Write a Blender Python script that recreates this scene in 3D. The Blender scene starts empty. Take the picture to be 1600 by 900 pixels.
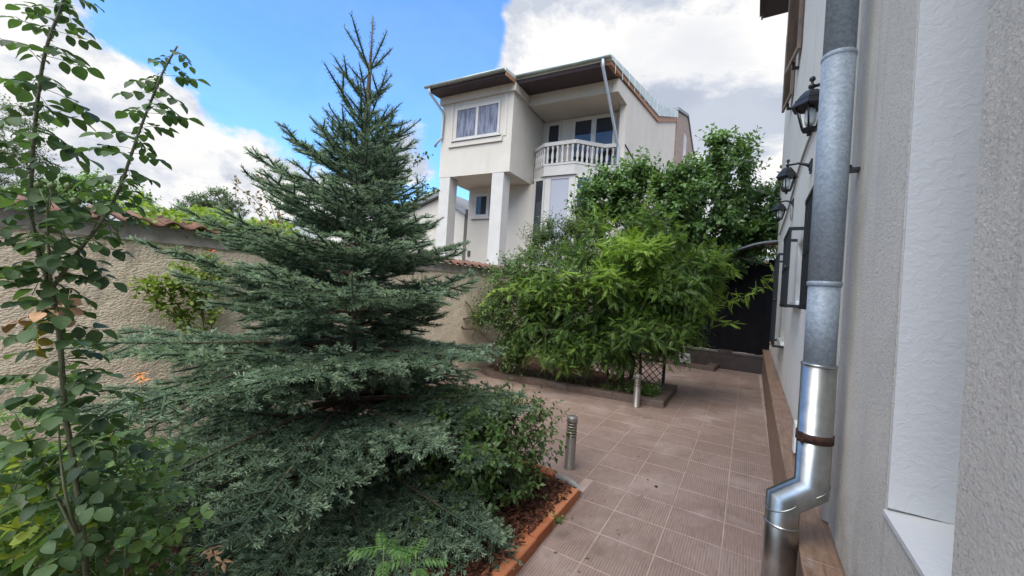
import bpy, bmesh, math, random
import numpy as np
from mathutils import Vector, Matrix, noise as mnoise

R = math.radians
PI = math.pi
random.seed(7)
rng = np.random.default_rng(7)
SC = bpy.context.scene
COL = SC.collection

# ------------------------------------------------------------------ camera
EYE = np.array([0.0, 0.0, 1.6])
YAW, PITCH, ROLL, FPX = 0.5418, -0.0018, 0.0630, 613.6


def cam_basis():
    cy, sy = math.cos(YAW), math.sin(YAW)
    f = np.array([-sy * math.cos(PITCH), cy * math.cos(PITCH), math.sin(PITCH)])
    r = np.array([cy, sy, 0.0])
    u = np.cross(r, f)
    c, s = math.cos(ROLL), math.sin(ROLL)
    return c * r + s * u, -s * r + c * u, f


CR, CU, CF = cam_basis()


def at(px, py, depth):
    """World point at a given distance in front of the viewer, used while laying the garden out."""
    return EYE + depth * (CF + (px - 800) / FPX * CR - (py - 450) / FPX * CU)


cam = bpy.data.cameras.new("camera")
cam.sensor_width = 36.0
cam.lens = 36.0 * FPX / 1600.0
cam.clip_start = 0.05
cam.clip_end = 3000
cam_o = bpy.data.objects.new("camera", cam)
COL.objects.link(cam_o)
m = Matrix.Identity(4)
for i in range(3):
    m[i][0], m[i][1], m[i][2], m[i][3] = CR[i], CU[i], -CF[i], EYE[i]
cam_o.matrix_world = m
SC.camera = cam_o
SC.render.engine = "CYCLES"
SC.cycles.max_bounces = 8
SC.cycles.diffuse_bounces = 5
SC.cycles.transparent_max_bounces = 12
SC.view_settings.view_transform = "Standard"
SC.view_settings.look = "None"
SC.view_settings.exposure = 1.7
SC.view_settings.gamma = 1.0

# ------------------------------------------------------------------ node helper


class NT:
    def __init__(self, tree):
        self.t = tree
        self.n = tree.nodes
        self.l = tree.links

    def new(self, typ, **kw):
        n = self.n.new(typ)
        for k, v in kw.items():
            setattr(n, k, v)
        return n

    def put(self, sock, v):
        if isinstance(v, bpy.types.NodeSocket):
            self.l.new(v, sock)
        elif v is not None:
            if isinstance(v, (tuple, list)) and len(v) == 3 and sock.type == "RGBA":
                v = (*v, 1.0)
            sock.default_value = v

    def math(self, op, a, b=None, c=None, clamp=False):
        n = self.new("ShaderNodeMath", operation=op, use_clamp=clamp)
        for i, v in enumerate((a, b, c)):
            if v is not None:
                self.put(n.inputs[i], v)
        return n.outputs[0]

    def vmath(self, op, a, b=None):
        n = self.new("ShaderNodeVectorMath", operation=op)
        self.put(n.inputs[0], a)
        if b is not None:
            self.put(n.inputs[1], b)
        return n.outputs["Value"] if op in ("DOT_PRODUCT", "LENGTH") else n.outputs[0]

    def mix(self, f, a, b, blend="MIX"):
        n = self.new("ShaderNodeMix", data_type="RGBA", blend_type=blend)
        self.put(n.inputs[0], f)
        self.put(n.inputs[6], a)
        self.put(n.inputs[7], b)
        return n.outputs[2]

    def rng(self, v, a, b, c=0.0, d=1.0, smooth=False):
        n = self.new("ShaderNodeMapRange", interpolation_type="SMOOTHSTEP" if smooth else "LINEAR")
        for i, x in enumerate((v, a, b, c, d)):
            self.put(n.inputs[i], x)
        return n.outputs[0]

    def noise(self, vec, scale, detail=4, rough=0.55, dist=0.0, out=0):
        n = self.new("ShaderNodeTexNoise")
        self.put(n.inputs["Vector"], vec)
        n.inputs["Scale"].default_value = scale
        n.inputs["Detail"].default_value = detail
        n.inputs["Roughness"].default_value = rough
        n.inputs["Distortion"].default_value = dist
        return n.outputs[out]

    def voro(self, vec, scale, feature="F1", out="Distance"):
        n = self.new("ShaderNodeTexVoronoi", feature=feature)
        self.put(n.inputs["Vector"], vec)
        n.inputs["Scale"].default_value = scale
        return n.outputs[out]

    def scale(self, vec, s):
        n = self.new("ShaderNodeMapping")
        self.put(n.inputs["Vector"], vec)
        n.inputs["Scale"].default_value = s
        return n.outputs[0]


# ------------------------------------------------------------------ sky and sun
SUN_EL, SUN_AZ = R(56), R(166)      # azimuth measured clockwise from +Y: high behind the camera, veiled by cloud
world = bpy.data.worlds.new("World")
SC.world = world
world.use_nodes = True
W = NT(world.node_tree)
W.n.clear()
sky = W.new("ShaderNodeTexSky", sky_type="NISHITA")
sky.sun_disc = False
sky.sun_elevation = SUN_EL
sky.sun_rotation = SUN_AZ
sky.altitude = 100
sky.air_density = 1.15
sky.dust_density = 0.4
sky.ozone_density = 2.5
tc = W.new("ShaderNodeTexCoord").outputs["Generated"]


def blob(px, py, rin, rout, w):
    d = at(px, py, 1.0) - EYE
    d = d / np.linalg.norm(d)
    dot = W.vmath("DOT_PRODUCT", tc, tuple(d))
    return W.math("MULTIPLY", W.rng(dot, math.cos(R(rout)), math.cos(R(rin)), 0, 1, True), w)


warp = W.vmath("ADD", W.scale(tc, (1, 1, 1.7)), (3.1, 0.4, 1.7))
n1 = W.noise(warp, 2.3, 11, 0.60, 0.2)
n2 = W.noise(W.vmath("ADD", warp, (0.05, -0.03, 0.12)), 2.3, 11, 0.60, 0.2)
bias = None
for b in [(470, 60, 4, 26, -0.30), (330, 110, 3, 15, -0.22), (650, 110, 2, 13, -0.26), (700, 20, 2, 11, -0.16), (560, 130, 2, 9, -0.10), (700, 215, 1, 5, -0.12),
          (70, 30, 3, 14, 0.16), (100, 190, 4, 15, 0.22), (320, 255, 3, 12, 0.32), (625, 215, 2, 8, 0.44), (480, 280, 3, 10, 0.26), (255, 190, 1, 6, 0.12),
          (900, 60, 2, 17, 0.30), (1050, 120, 6, 22, 0.30), (1180, 240, 4, 14, 0.22), (1180, 60, 3, 10, 0.1)]:
    o = blob(*b)
    bias = o if bias is None else W.math("ADD", bias, o)
dens = W.math("ADD", W.rng(n1, 0.25, 0.75, 0.05, 0.95), bias)
dens2 = W.math("ADD", W.rng(n2, 0.25, 0.75, 0.05, 0.95), bias)
mask = W.rng(dens, 0.42, 0.58, 0.07, 1, True)
relief = W.math("SUBTRACT", dens, dens2)
lum = W.rng(relief, -0.09, 0.09, 0.70, 1.0)
n3 = W.noise(warp, 3.3, 5, 0.55, 0.3)
thick = W.rng(n3, 0.42, 0.70, 1.0, 0.88, True)
lum = W.math("MULTIPLY", lum, thick)
CLOUD = 2.7
ccol = W.mix(W.rng(lum, 0.6, 1.0), (0.78 * CLOUD, 0.87 * CLOUD, 1.06 * CLOUD), (1.0 * CLOUD, 0.985 * CLOUD, 0.965 * CLOUD))
ccol = W.mix(1.0, ccol, W.new("ShaderNodeCombineColor").outputs[0], "MULTIPLY")
cc = W.n[-1]
for n in W.n:
    if n.bl_idname == "ShaderNodeCombineColor":
        for i in range(3):
            W.put(n.inputs[i], lum)
skyc = W.mix(mask, W.mix(1.0, sky.outputs[0], (0.40, 0.655, 0.92, 1), "MULTIPLY"), ccol)
bg = W.new("ShaderNodeBackground")
W.put(bg.inputs[0], skyc)
bg.inputs[1].default_value = 0.12
W.put(W.new("ShaderNodeOutputWorld").inputs[0], bg.outputs[0])

sun = bpy.data.lights.new("sun", "SUN")
sun.energy = 2.35
sun.angle = R(70)
sun.color = (1.0, 0.95, 0.86)
sun_o = bpy.data.objects.new("sun", sun)
COL.objects.link(sun_o)
sd = Vector((math.sin(SUN_AZ) * math.cos(SUN_EL), math.cos(SUN_AZ) * math.cos(SUN_EL), math.sin(SUN_EL)))
sun_o.rotation_euler = (-sd).to_track_quat("-Z", "Y").to_euler()
sun_o.location = (0, 0, 30)

# ------------------------------------------------------------------ materials
MATS = {}


def mat(name, color, rough=0.8, metal=0.0, var=0.0, vscale=6.0, bump=None, extra=None, spec=0.5, coord="pos"):
    """Plain surface: base colour with noise variation, fine bump, optional extra(nt, col, pos)->col."""
    if name in MATS:
        return MATS[name]
    M = bpy.data.materials.new(name)
    M.use_nodes = True
    N = NT(M.node_tree)
    bs = N.n["Principled BSDF"]
    pos = N.new("ShaderNodeNewGeometry").outputs["Position"] if coord == "pos" else N.new("ShaderNodeTexCoord").outputs["Object"]
    col = color
    if var:
        f = N.noise(pos, vscale, 5, 0.6)
        lo = tuple(max(0, c * (1 - var)) for c in color)
        hi = tuple(min(1, c * (1 + var)) for c in color)
        col = N.mix(N.rng(f, 0.3, 0.7), lo, hi)
    h = None
    if extra:
        col, h = extra(N, col, pos)
    N.put(bs.inputs["Base Color"], col)
    bs.inputs["Roughness"].default_value = rough
    bs.inputs["Metallic"].default_value = metal
    bs.inputs["Specular IOR Level"].default_value = spec
    if bump or h is not None:
        b = N.new("ShaderNodeBump")
        if h is None:
            h = N.noise(pos, bump[0], 4, 0.6)
        b.inputs["Strength"].default_value = bump[1] if bump else 0.5
        b.inputs["Distance"].default_value = bump[2] if bump else 0.004
        N.put(b.inputs["Height"], h)
        N.put(bs.inputs["Normal"], b.outputs[0])
    MATS[name] = M
    return M


def leaf_mat(name, dark, light, rough=0.45, trans=0.35, spec=0.4):
    M = bpy.data.materials.new(name)
    M.use_nodes = True
    N = NT(M.node_tree)
    bs = N.n["Principled BSDF"]
    a = N.new("ShaderNodeAttribute", attribute_name="tint")
    col = N.mix(a.outputs["Fac"], dark, light)
    pos = N.new("ShaderNodeNewGeometry").outputs["Position"]
    bl = N.noise(pos, 70, 4, 0.65)
    col = N.mix(N.rng(bl, 0.58, 0.74, 0, 0.55, True), col, tuple(min(1, 1.7 * c + 0.03) for c in light))
    col = N.mix(N.rng(bl, 0.42, 0.26, 0, 0.5, True), col, tuple(0.6 * c for c in dark))
    N.put(bs.inputs["Base Color"], col)
    bs.inputs["Roughness"].default_value = rough
    bs.inputs["Specular IOR Level"].default_value = spec
    tr = N.new("ShaderNodeBsdfTranslucent")
    N.put(tr.inputs[0], N.mix(1.0, col, (1.5, 1.6, 0.7), "MULTIPLY"))
    mx = N.new("ShaderNodeMixShader")
    mx.inputs[0].default_value = trans
    N.put(mx.inputs[1], bs.outputs[0])
    N.put(mx.inputs[2], tr.outputs[0])
    N.put(N.n["Material Output"].inputs[0], mx.outputs[0])
    return M


def rough_stucco(N, col, pos):
    v = N.voro(pos, 130)
    n = N.noise(N.scale(pos, (1, 1, 1.5)), 62, 7, 0.72, 0.6)
    h = N.math("ADD", N.math("MULTIPLY", v, 0.25), N.math("MULTIPLY", n, 1.3))
    st = N.rng(N.noise(N.scale(pos, (2, 2, 0.6)), 1.6, 5, 0.6), 0.48, 0.75, 0, 0.40, True)
    col = N.mix(st, col, (0.42, 0.38, 0.30))
    sx = N.new("ShaderNodeSeparateXYZ")
    N.put(sx.inputs[0], pos)
    sp = N.math("MULTIPLY", N.rng(sx.outputs[2], 1.15, 0.55, 0, 1), N.rng(N.noise(pos, 6, 6, 0.7), 0.35, 0.65, 0.0, 0.75))
    col = N.mix(sp, col, (0.30, 0.265, 0.21))
    dr = N.noise(N.scale(pos, (5, 5, 0.12)), 4, 4, 0.6)
    col = N.mix(N.rng(dr, 0.56, 0.72, 0, 0.28, True), col, (0.36, 0.32, 0.25))
    pit = N.rng(N.noise(pos, 95, 3, 0.6), 0.32, 0.46, 0.45, 0.0)
    return N.mix(pit, col, (0.22, 0.21, 0.20)), h


def streak_stucco(N, col, pos):
    h = N.noise(pos, 70, 5, 0.6)
    s = N.noise(N.scale(pos, (3, 3, 0.25)), 2.5, 5, 0.6)
    return N.mix(N.rng(s, 0.5, 0.8, 0, 0.30, True), col, (0.42, 0.39, 0.32)), h


def swirl_paint(N, col, pos):
    h = N.noise(pos, 42, 4, 0.6, 0.8)
    return col, h


def garden_stucco(N, col, pos):
    s = N.scale(pos, (1, 1, 1.6))
    n = N.noise(s, 34, 6, 0.7, 0.3)
    v = N.voro(s, 55)
    h = N.math("ADD", n, N.math("MULTIPLY", v, 0.7))
    col = N.mix(N.rng(n, 0.34, 0.48, 0.42, 0.0, True), col, (0.22, 0.18, 0.135))
    w = N.noise(pos, 1.4, 5, 0.6)
    col = N.mix(N.rng(w, 0.50, 0.75, 0, 0.35, True), col, (0.38, 0.34, 0.28))
    sx = N.new("ShaderNodeSeparateXYZ")
    N.put(sx.inputs[0], pos)
    st = N.noise(N.scale(pos, (1, 3.0, 0.22)), 3.2, 5, 0.65)
    st = N.math("MULTIPLY", N.rng(st, 0.48, 0.68, 0, 0.7, True), N.rng(sx.outputs[2], 0.9, 1.85, 0.15, 1.0))
    col = N.mix(st, col, (0.20, 0.175, 0.145))
    damp = N.math("MULTIPLY", N.rng(sx.outputs[2], 0.45, 0.0, 0, 1), N.rng(w, 0.35, 0.6, 0, 0.8))
    col = N.mix(damp, col, (0.18, 0.155, 0.12))
    return col, h


def villa_wall(N, col, pos):
    s = N.noise(N.scale(pos, (1.3, 1.3, 0.16)), 2.4, 5, 0.62)
    col = N.mix(N.rng(s, 0.50, 0.78, 0, 0.30, True), col, (0.30, 0.275, 0.225))
    h = N.noise(pos, 30, 4, 0.6)
    return col, h


def zinc(N, col, pos):
    v = N.voro(pos, 95, out="Color")
    sep = N.new("ShaderNodeSeparateColor")
    N.put(sep.inputs[0], v)
    f = N.math("ADD", N.math("MULTIPLY", sep.outputs[0], 0.5), N.math("MULTIPLY", N.noise(pos, 28, 4, 0.6), 0.6))
    return N.mix(N.rng(f, 0.25, 0.85), (0.25, 0.295, 0.34), (0.37, 0.425, 0.475)), None


def floor_tile(N, col, pos):
    oi = N.new("ShaderNodeObjectInfo").outputs["Random"]
    sx = N.new("ShaderNodeSeparateXYZ")
    N.put(sx.inputs[0], pos)
    grain = N.noise(N.scale(pos, (14, 1.2, 1)), 6, 6, 0.65)
    col = N.mix(N.rng(grain, 0.3, 0.72), (0.180, 0.121, 0.097), (0.305, 0.224, 0.190))
    col = N.mix(N.rng(oi, 0, 1, 0, 0.42), col, (0.20, 0.13, 0.105))
    stain = N.noise(pos, 1.15, 6, 0.62, 0.4)
    col = N.mix(N.rng(stain, 0.50, 0.70, 0, 0.6, True), col, (0.42, 0.335, 0.305))
    dark = N.noise(N.vmath("ADD", pos, (5, 2, 0)), 2.6, 6, 0.7)
    col = N.mix(N.rng(dark, 0.52, 0.70, 0, 0.6, True), col, (0.125, 0.088, 0.07))
    rib = N.math("SINE", N.math("MULTIPLY", sx.outputs[0], 2 * PI / 0.0165))
    rmask = N.rng(N.noise(pos, 1.7, 3, 0.5), 0.38, 0.52, 0.12, 1.0, True)
    rb = N.math("MULTIPLY", N.rng(rib, -0.3, 0.6, 0, 1, True), rmask)
    col = N.mix(N.math("MULTIPLY", rb, 0.24), col, (0.50, 0.39, 0.34))
    speck = N.rng(N.noise(pos, 130, 2, 0.6), 0.6, 0.75, 0, 0.35)
    col = N.mix(speck, col, (0.42, 0.34, 0.30))
    return col, N.math("ADD", rb, N.math("MULTIPLY", N.noise(pos, 45, 3, 0.6), 0.5))


def wood_look(N, col, pos):
    g = N.noise(N.scale(pos, (9, 1.0, 9)), 5, 6, 0.7, 0.6)
    oi = N.new("ShaderNodeObjectInfo").outputs["Random"]
    col = N.mix(N.rng(g, 0.3, 0.7), (0.13, 0.075, 0.048), (0.32, 0.205, 0.14))
    col = N.mix(N.rng(oi, 0, 1, 0, 0.3), col, (0.17, 0.105, 0.075))
    w = N.noise(N.scale(pos, (4, 4, 1)), 2.2, 5, 0.65)
    col = N.mix(N.rng(w, 0.55, 0.75, 0, 0.5, True), col, (0.38, 0.32, 0.28))
    return col, g


def kerb_look(N, col, pos):
    g = N.noise(N.scale(pos, (2, 2, 9)), 7, 6, 0.7, 0.6)
    col = N.mix(N.rng(g, 0.3, 0.7), (0.075, 0.050, 0.042), (0.175, 0.125, 0.105))
    w = N.noise(pos, 3.2, 5, 0.65)
    return N.mix(N.rng(w, 0.52, 0.72, 0, 0.5, True), col, (0.26, 0.22, 0.20)), g


def soil_col(N, col, pos):
    v = N.voro(pos, 45, out="Color")
    sep = N.new("ShaderNodeSeparateColor")
    N.put(sep.inputs[0], v)
    col = N.mix(sep.outputs[0], (0.035, 0.016, 0.011), (0.13, 0.05, 0.03))
    return col, N.math("ADD", N.voro(pos, 45), N.noise(pos, 20, 4))


def steel_wear(N, col, pos):
    s = N.noise(N.scale(pos, (1, 1, 0.12)), 60, 5, 0.7)
    b = N.noise(pos, 9, 5, 0.65)
    col = N.mix(N.rng(b, 0.35, 0.7), (0.34, 0.36, 0.36), (0.56, 0.57, 0.56))
    col = N.mix(N.rng(s, 0.55, 0.75, 0, 0.6, True), col, (0.24, 0.25, 0.25))
    return col, N.math("ADD", N.math("MULTIPLY", N.noise(pos, 16, 3, 0.5), 1.0), N.math("MULTIPLY", s, 0.08))


def rust_col(N, col, pos):
    return N.mix(N.rng(N.noise(pos, 60, 4, 0.7), 0.35, 0.65), (0.018, 0.012, 0.010), (0.085, 0.032, 0.018)), N.noise(pos, 150, 3)


def brick_col(N, col, pos):
    oi = N.new("ShaderNodeObjectInfo").outputs["Random"]
    col = N.mix(oi, (0.40, 0.13, 0.055), (0.52, 0.20, 0.09))
    n = N.noise(pos, 30, 5, 0.65)
    return N.mix(N.rng(n, 0.55, 0.75, 0, 0.4), col, (0.5, 0.38, 0.3)), N.noise(pos, 120, 4, 0.6)


def rooftile_col(N, col, pos):
    n = N.noise(pos, 14, 5, 0.7)
    return N.mix(N.rng(n, 0.45, 0.7), (0.155, 0.070, 0.046), (0.065, 0.052, 0.045)), N.noise(pos, 90, 3)


def bark_col(N, col, pos):
    n = N.noise(N.scale(pos, (1, 1, 0.3)), 40, 5, 0.7)
    return N.mix(N.rng(n, 0.35, 0.7), (0.045, 0.032, 0.024), (0.16, 0.12, 0.09)), n


M_STUCCO = mat("grey_rough_stucco", (0.67, 0.625, 0.55), 0.92, var=0.07, vscale=3, bump=(1, 0.9, 0.006), extra=rough_stucco)
M_WALL2 = mat("cream_stucco", (0.70, 0.68, 0.63), 0.9, var=0.05, vscale=2, bump=(1, 0.5, 0.004), extra=streak_stucco)
M_WHITE = mat("white_reveal_paint", (0.60, 0.60, 0.59), 0.75, bump=(1, 0.5, 0.006), extra=swirl_paint)
M_TRIM = mat("white_trim_paint", (0.78, 0.78, 0.76), 0.6, var=0.06, vscale=8, bump=(60, 0.2, 0.002))
M_GARDEN = mat("tan_scraped_stucco", (0.74, 0.635, 0.495), 0.95, var=0.10, vscale=2.5, bump=(1, 0.9, 0.010), extra=garden_stucco)
M_MORTAR = mat("grey_mortar", (0.34, 0.32, 0.30), 0.95, var=0.25, vscale=7, bump=(30, 0.8, 0.01))
M_RTILE = mat("terracotta_roof_tile", (0.3, 0.1, 0.05), 0.85, bump=(1, 0.4, 0.003), extra=rooftile_col)
M_TILE = mat("brown_ribbed_floor_tile", (0.28, 0.2, 0.165), 0.62, bump=(1, 0.35, 0.003), extra=floor_tile)
M_GROUT = mat("pale_grout", (0.38, 0.295, 0.25), 0.95, var=0.2, vscale=5, bump=(60, 0.4, 0.003))
M_KERB = mat("dark_wood_look_tile", (0.12, 0.085, 0.07), 0.6, bump=(1, 0.3, 0.003), extra=kerb_look)
M_WOODT = mat("wood_look_tile", (0.25, 0.16, 0.11), 0.5, bump=(1, 0.3, 0.003), extra=wood_look)
M_SOIL = mat("bark_mulch", (0.08, 0.03, 0.02), 0.95, bump=(1, 1.0, 0.02), extra=soil_col)
M_EARTH = mat("earth", (0.16, 0.12, 0.08), 0.95, var=0.3, vscale=2, bump=(10, 0.6, 0.02))
M_BRICK = mat("orange_brick", (0.45, 0.16, 0.07), 0.85, bump=(1, 0.5, 0.003), extra=brick_col)
M_ZINC = mat("weathered_zinc", (0.3, 0.34, 0.38), 0.6, 0.25, bump=(25, 0.08, 0.003), extra=zinc)
M_STEEL = mat("new_galvanised_steel", (0.46, 0.475, 0.47), 0.33, 1.0, bump=(1, 0.25, 0.003), extra=steel_wear)
M_BRUSH = mat("brushed_steel", (0.30, 0.275, 0.25), 0.42, 0.65, var=0.12, vscale=25)
M_RUST = mat("rusty_iron", (0.1, 0.04, 0.02), 0.85, 0.2, bump=(1, 0.6, 0.003), extra=rust_col)
M_BLACK = mat("black_painted_metal", (0.012, 0.013, 0.015), 0.42, 0.0, var=0.2, vscale=20, spec=0.5)
M_GATE = mat("black_gate_board", (0.007, 0.007, 0.009), 0.9, var=0.35, vscale=4, spec=0.2)
M_DARKT = mat("dark_brown_tile", (0.055, 0.042, 0.038), 0.6, var=0.3, vscale=8)
M_VILLA = mat("villa_render", (0.435, 0.415, 0.38), 0.9, var=0.05, vscale=1.5, bump=(1, 0.25, 0.006), extra=villa_wall)
M_VTRIM = mat("villa_white_trim", (0.41, 0.405, 0.395), 0.75, var=0.06, vscale=3, bump=(30, 0.15, 0.004))
M_SOFFIT = mat("dark_brown_soffit", (0.040, 0.026, 0.032), 0.7, var=0.2, vscale=4)
M_FASCIA = mat("orange_brown_fascia", (0.25, 0.125, 0.065), 0.7, var=0.2, vscale=5)
M_METALROOF = mat("pale_green_sheet_metal", (0.42, 0.47, 0.45), 0.5, 0.3, var=0.15, vscale=1.5)
M_GUTTER = mat("grey_green_gutter", (0.27, 0.32, 0.31), 0.45, 0.4, var=0.15, vscale=3)
M_CLAD = mat("brown_wood_cladding", (0.22, 0.165, 0.135), 0.75, var=0.3, vscale=4)
M_GREYROOF = mat("grey_roof", (0.16, 0.17, 0.19), 0.6, var=0.15, vscale=2)
M_SALMON = mat("salmon_render", (0.50, 0.30, 0.22), 0.9, var=0.1)
M_CONC = mat("pale_concrete", (0.36, 0.36, 0.36), 0.9, var=0.25, vscale=14, bump=(60, 0.5, 0.004))
M_BARK = mat("bark", (0.1, 0.075, 0.055), 0.9, bump=(1, 0.8, 0.006), extra=bark_col)
M_TWIG = mat("brown_twig", (0.13, 0.085, 0.055), 0.85, var=0.3, vscale=20)
M_CANE = mat("green_brown_cane", (0.10, 0.11, 0.06), 0.6, var=0.4, vscale=18)
M_STEMG = mat("green_stem", (0.13, 0.20, 0.06), 0.6, var=0.2, vscale=20)
M_ORANGE = mat("orange_petal", (0.75, 0.25, 0.05), 0.6, var=0.2, vscale=30)
M_DRY = mat("dry_petal", (0.50, 0.30, 0.17), 0.8, var=0.35, vscale=40)
M_YELL = mat("yellow_dying_leaf", (0.50, 0.42, 0.06), 0.6, var=0.35, vscale=25)
M_BUD = mat("rose_hip_green", (0.12, 0.17, 0.06), 0.5, var=0.3, vscale=30)
M_RED = mat("red_petal", (0.55, 0.06, 0.035), 0.6)
M_LENS = mat("yellowed_lens", (0.16, 0.14, 0.09), 0.3)
M_CABLE = mat("grey_cable", (0.35, 0.34, 0.33), 0.6)
M_CURTAIN = mat("lace_curtain", (0.62, 0.63, 0.66), 0.9, var=0.3, vscale=12)
M_ROOMDARK = mat("dark_room", (0.06, 0.065, 0.075), 0.9)


def glass_mat(name, tint, rough=0.03):
    M = bpy.data.materials.new(name)
    M.use_nodes = True
    bs = M.node_tree.nodes["Principled BSDF"]
    bs.inputs["Base Color"].default_value = (*tint, 1)
    bs.inputs["Roughness"].default_value = rough
    bs.inputs["Specular IOR Level"].default_value = 0.5
    bs.inputs["Metallic"].default_value = 0.0
    bs.inputs["IOR"].default_value = 1.5
    return M


M_GLASS = glass_mat("dark_window_glass", (0.025, 0.03, 0.04))
M_GLASSB = glass_mat("curtained_window_glass", (0.075, 0.095, 0.15))
_n = NT(M_GLASSB.node_tree)
_p = _n.new("ShaderNodeNewGeometry").outputs["Position"]
_f = _n.noise(_n.scale(_p, (1, 1, 0.18)), 9, 4, 0.6)
_n.put(_n.n["Principled BSDF"].inputs["Base Color"], _n.mix(_n.rng(_f, 0.38, 0.62), (0.05, 0.065, 0.11), (0.17, 0.19, 0.26)))
M_GLASSW = glass_mat("pale_window_glass", (0.30, 0.30, 0.33))
M_LAMPGL = bpy.data.materials.new("lantern_glass")
M_LAMPGL.use_nodes = True
_b = M_LAMPGL.node_tree.nodes["Principled BSDF"]
_b.inputs["Transmission Weight"].default_value = 1.0
_b.inputs["Roughness"].default_value = 0.06
_b.inputs["IOR"].default_value = 1.05
M_BULB = mat("frosted_bulb", (0.8, 0.82, 0.8), 0.4)
M_CANOPY = mat("grey_canopy_sheet", (0.20, 0.23, 0.24), 0.35, 0.0, var=0.2)

M_NEEDLE = leaf_mat("spruce_needles", (0.056, 0.098, 0.068), (0.34, 0.46, 0.31), 0.6, 0.15, 0.2)
M_WIST = leaf_mat("wisteria_leaf", (0.034, 0.085, 0.022), (0.29, 0.44, 0.06), 0.42, 0.38)
M_BROAD = leaf_mat("broad_leaf", (0.046, 0.10, 0.034), (0.16, 0.28, 0.075), 0.35, 0.30, 0.5)
M_CLIMB = leaf_mat("climber_leaf", (0.036, 0.075, 0.024), (0.15, 0.25, 0.06), 0.4, 0.35)
M_ROSE = leaf_mat("rose_leaf", (0.036, 0.072, 0.038), (0.10, 0.175, 0.064), 0.52, 0.36, 0.35)
M_SHRUB = leaf_mat("shrub_leaf", (0.045, 0.09, 0.025), (0.12, 0.21, 0.05), 0.38, 0.35)
M_SPROUT = leaf_mat("sprout_leaf", (0.065, 0.15, 0.04), (0.15, 0.29, 0.075), 0.40, 0.40)
M_LIME = leaf_mat("lime_leaf", (0.10, 0.19, 0.035), (0.33, 0.40, 0.06), 0.45, 0.40)
M_FAR = leaf_mat("far_leaf", (0.045, 0.075, 0.038), (0.11, 0.17, 0.075), 0.5, 0.3)

# ------------------------------------------------------------------ object helpers


def link(name, me, m=None, parent=None):
    o = bpy.data.objects.new(name, me)
    COL.objects.link(o)
    if m is not None and not me.materials:
        me.materials.append(m)
    if parent is not None:
        o.parent = parent
    return o


def tag(o, label=None, cat=None, group=None, kind=None):
    if label:
        o["label"] = label
    if cat:
        o["category"] = cat
    if group:
        o["group"] = group
    if kind:
        o["kind"] = kind
    return o


def thing(name, label, cat, loc=(0, 0, 0), rz=0.0, group=None):
    o = bpy.data.objects.new(name, None)
    COL.objects.link(o)
    o.empty_display_size = 0.2
    o.location = tuple(float(c) for c in loc)
    o.rotation_euler = (0, 0, rz)
    return tag(o, label, cat, group)


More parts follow.
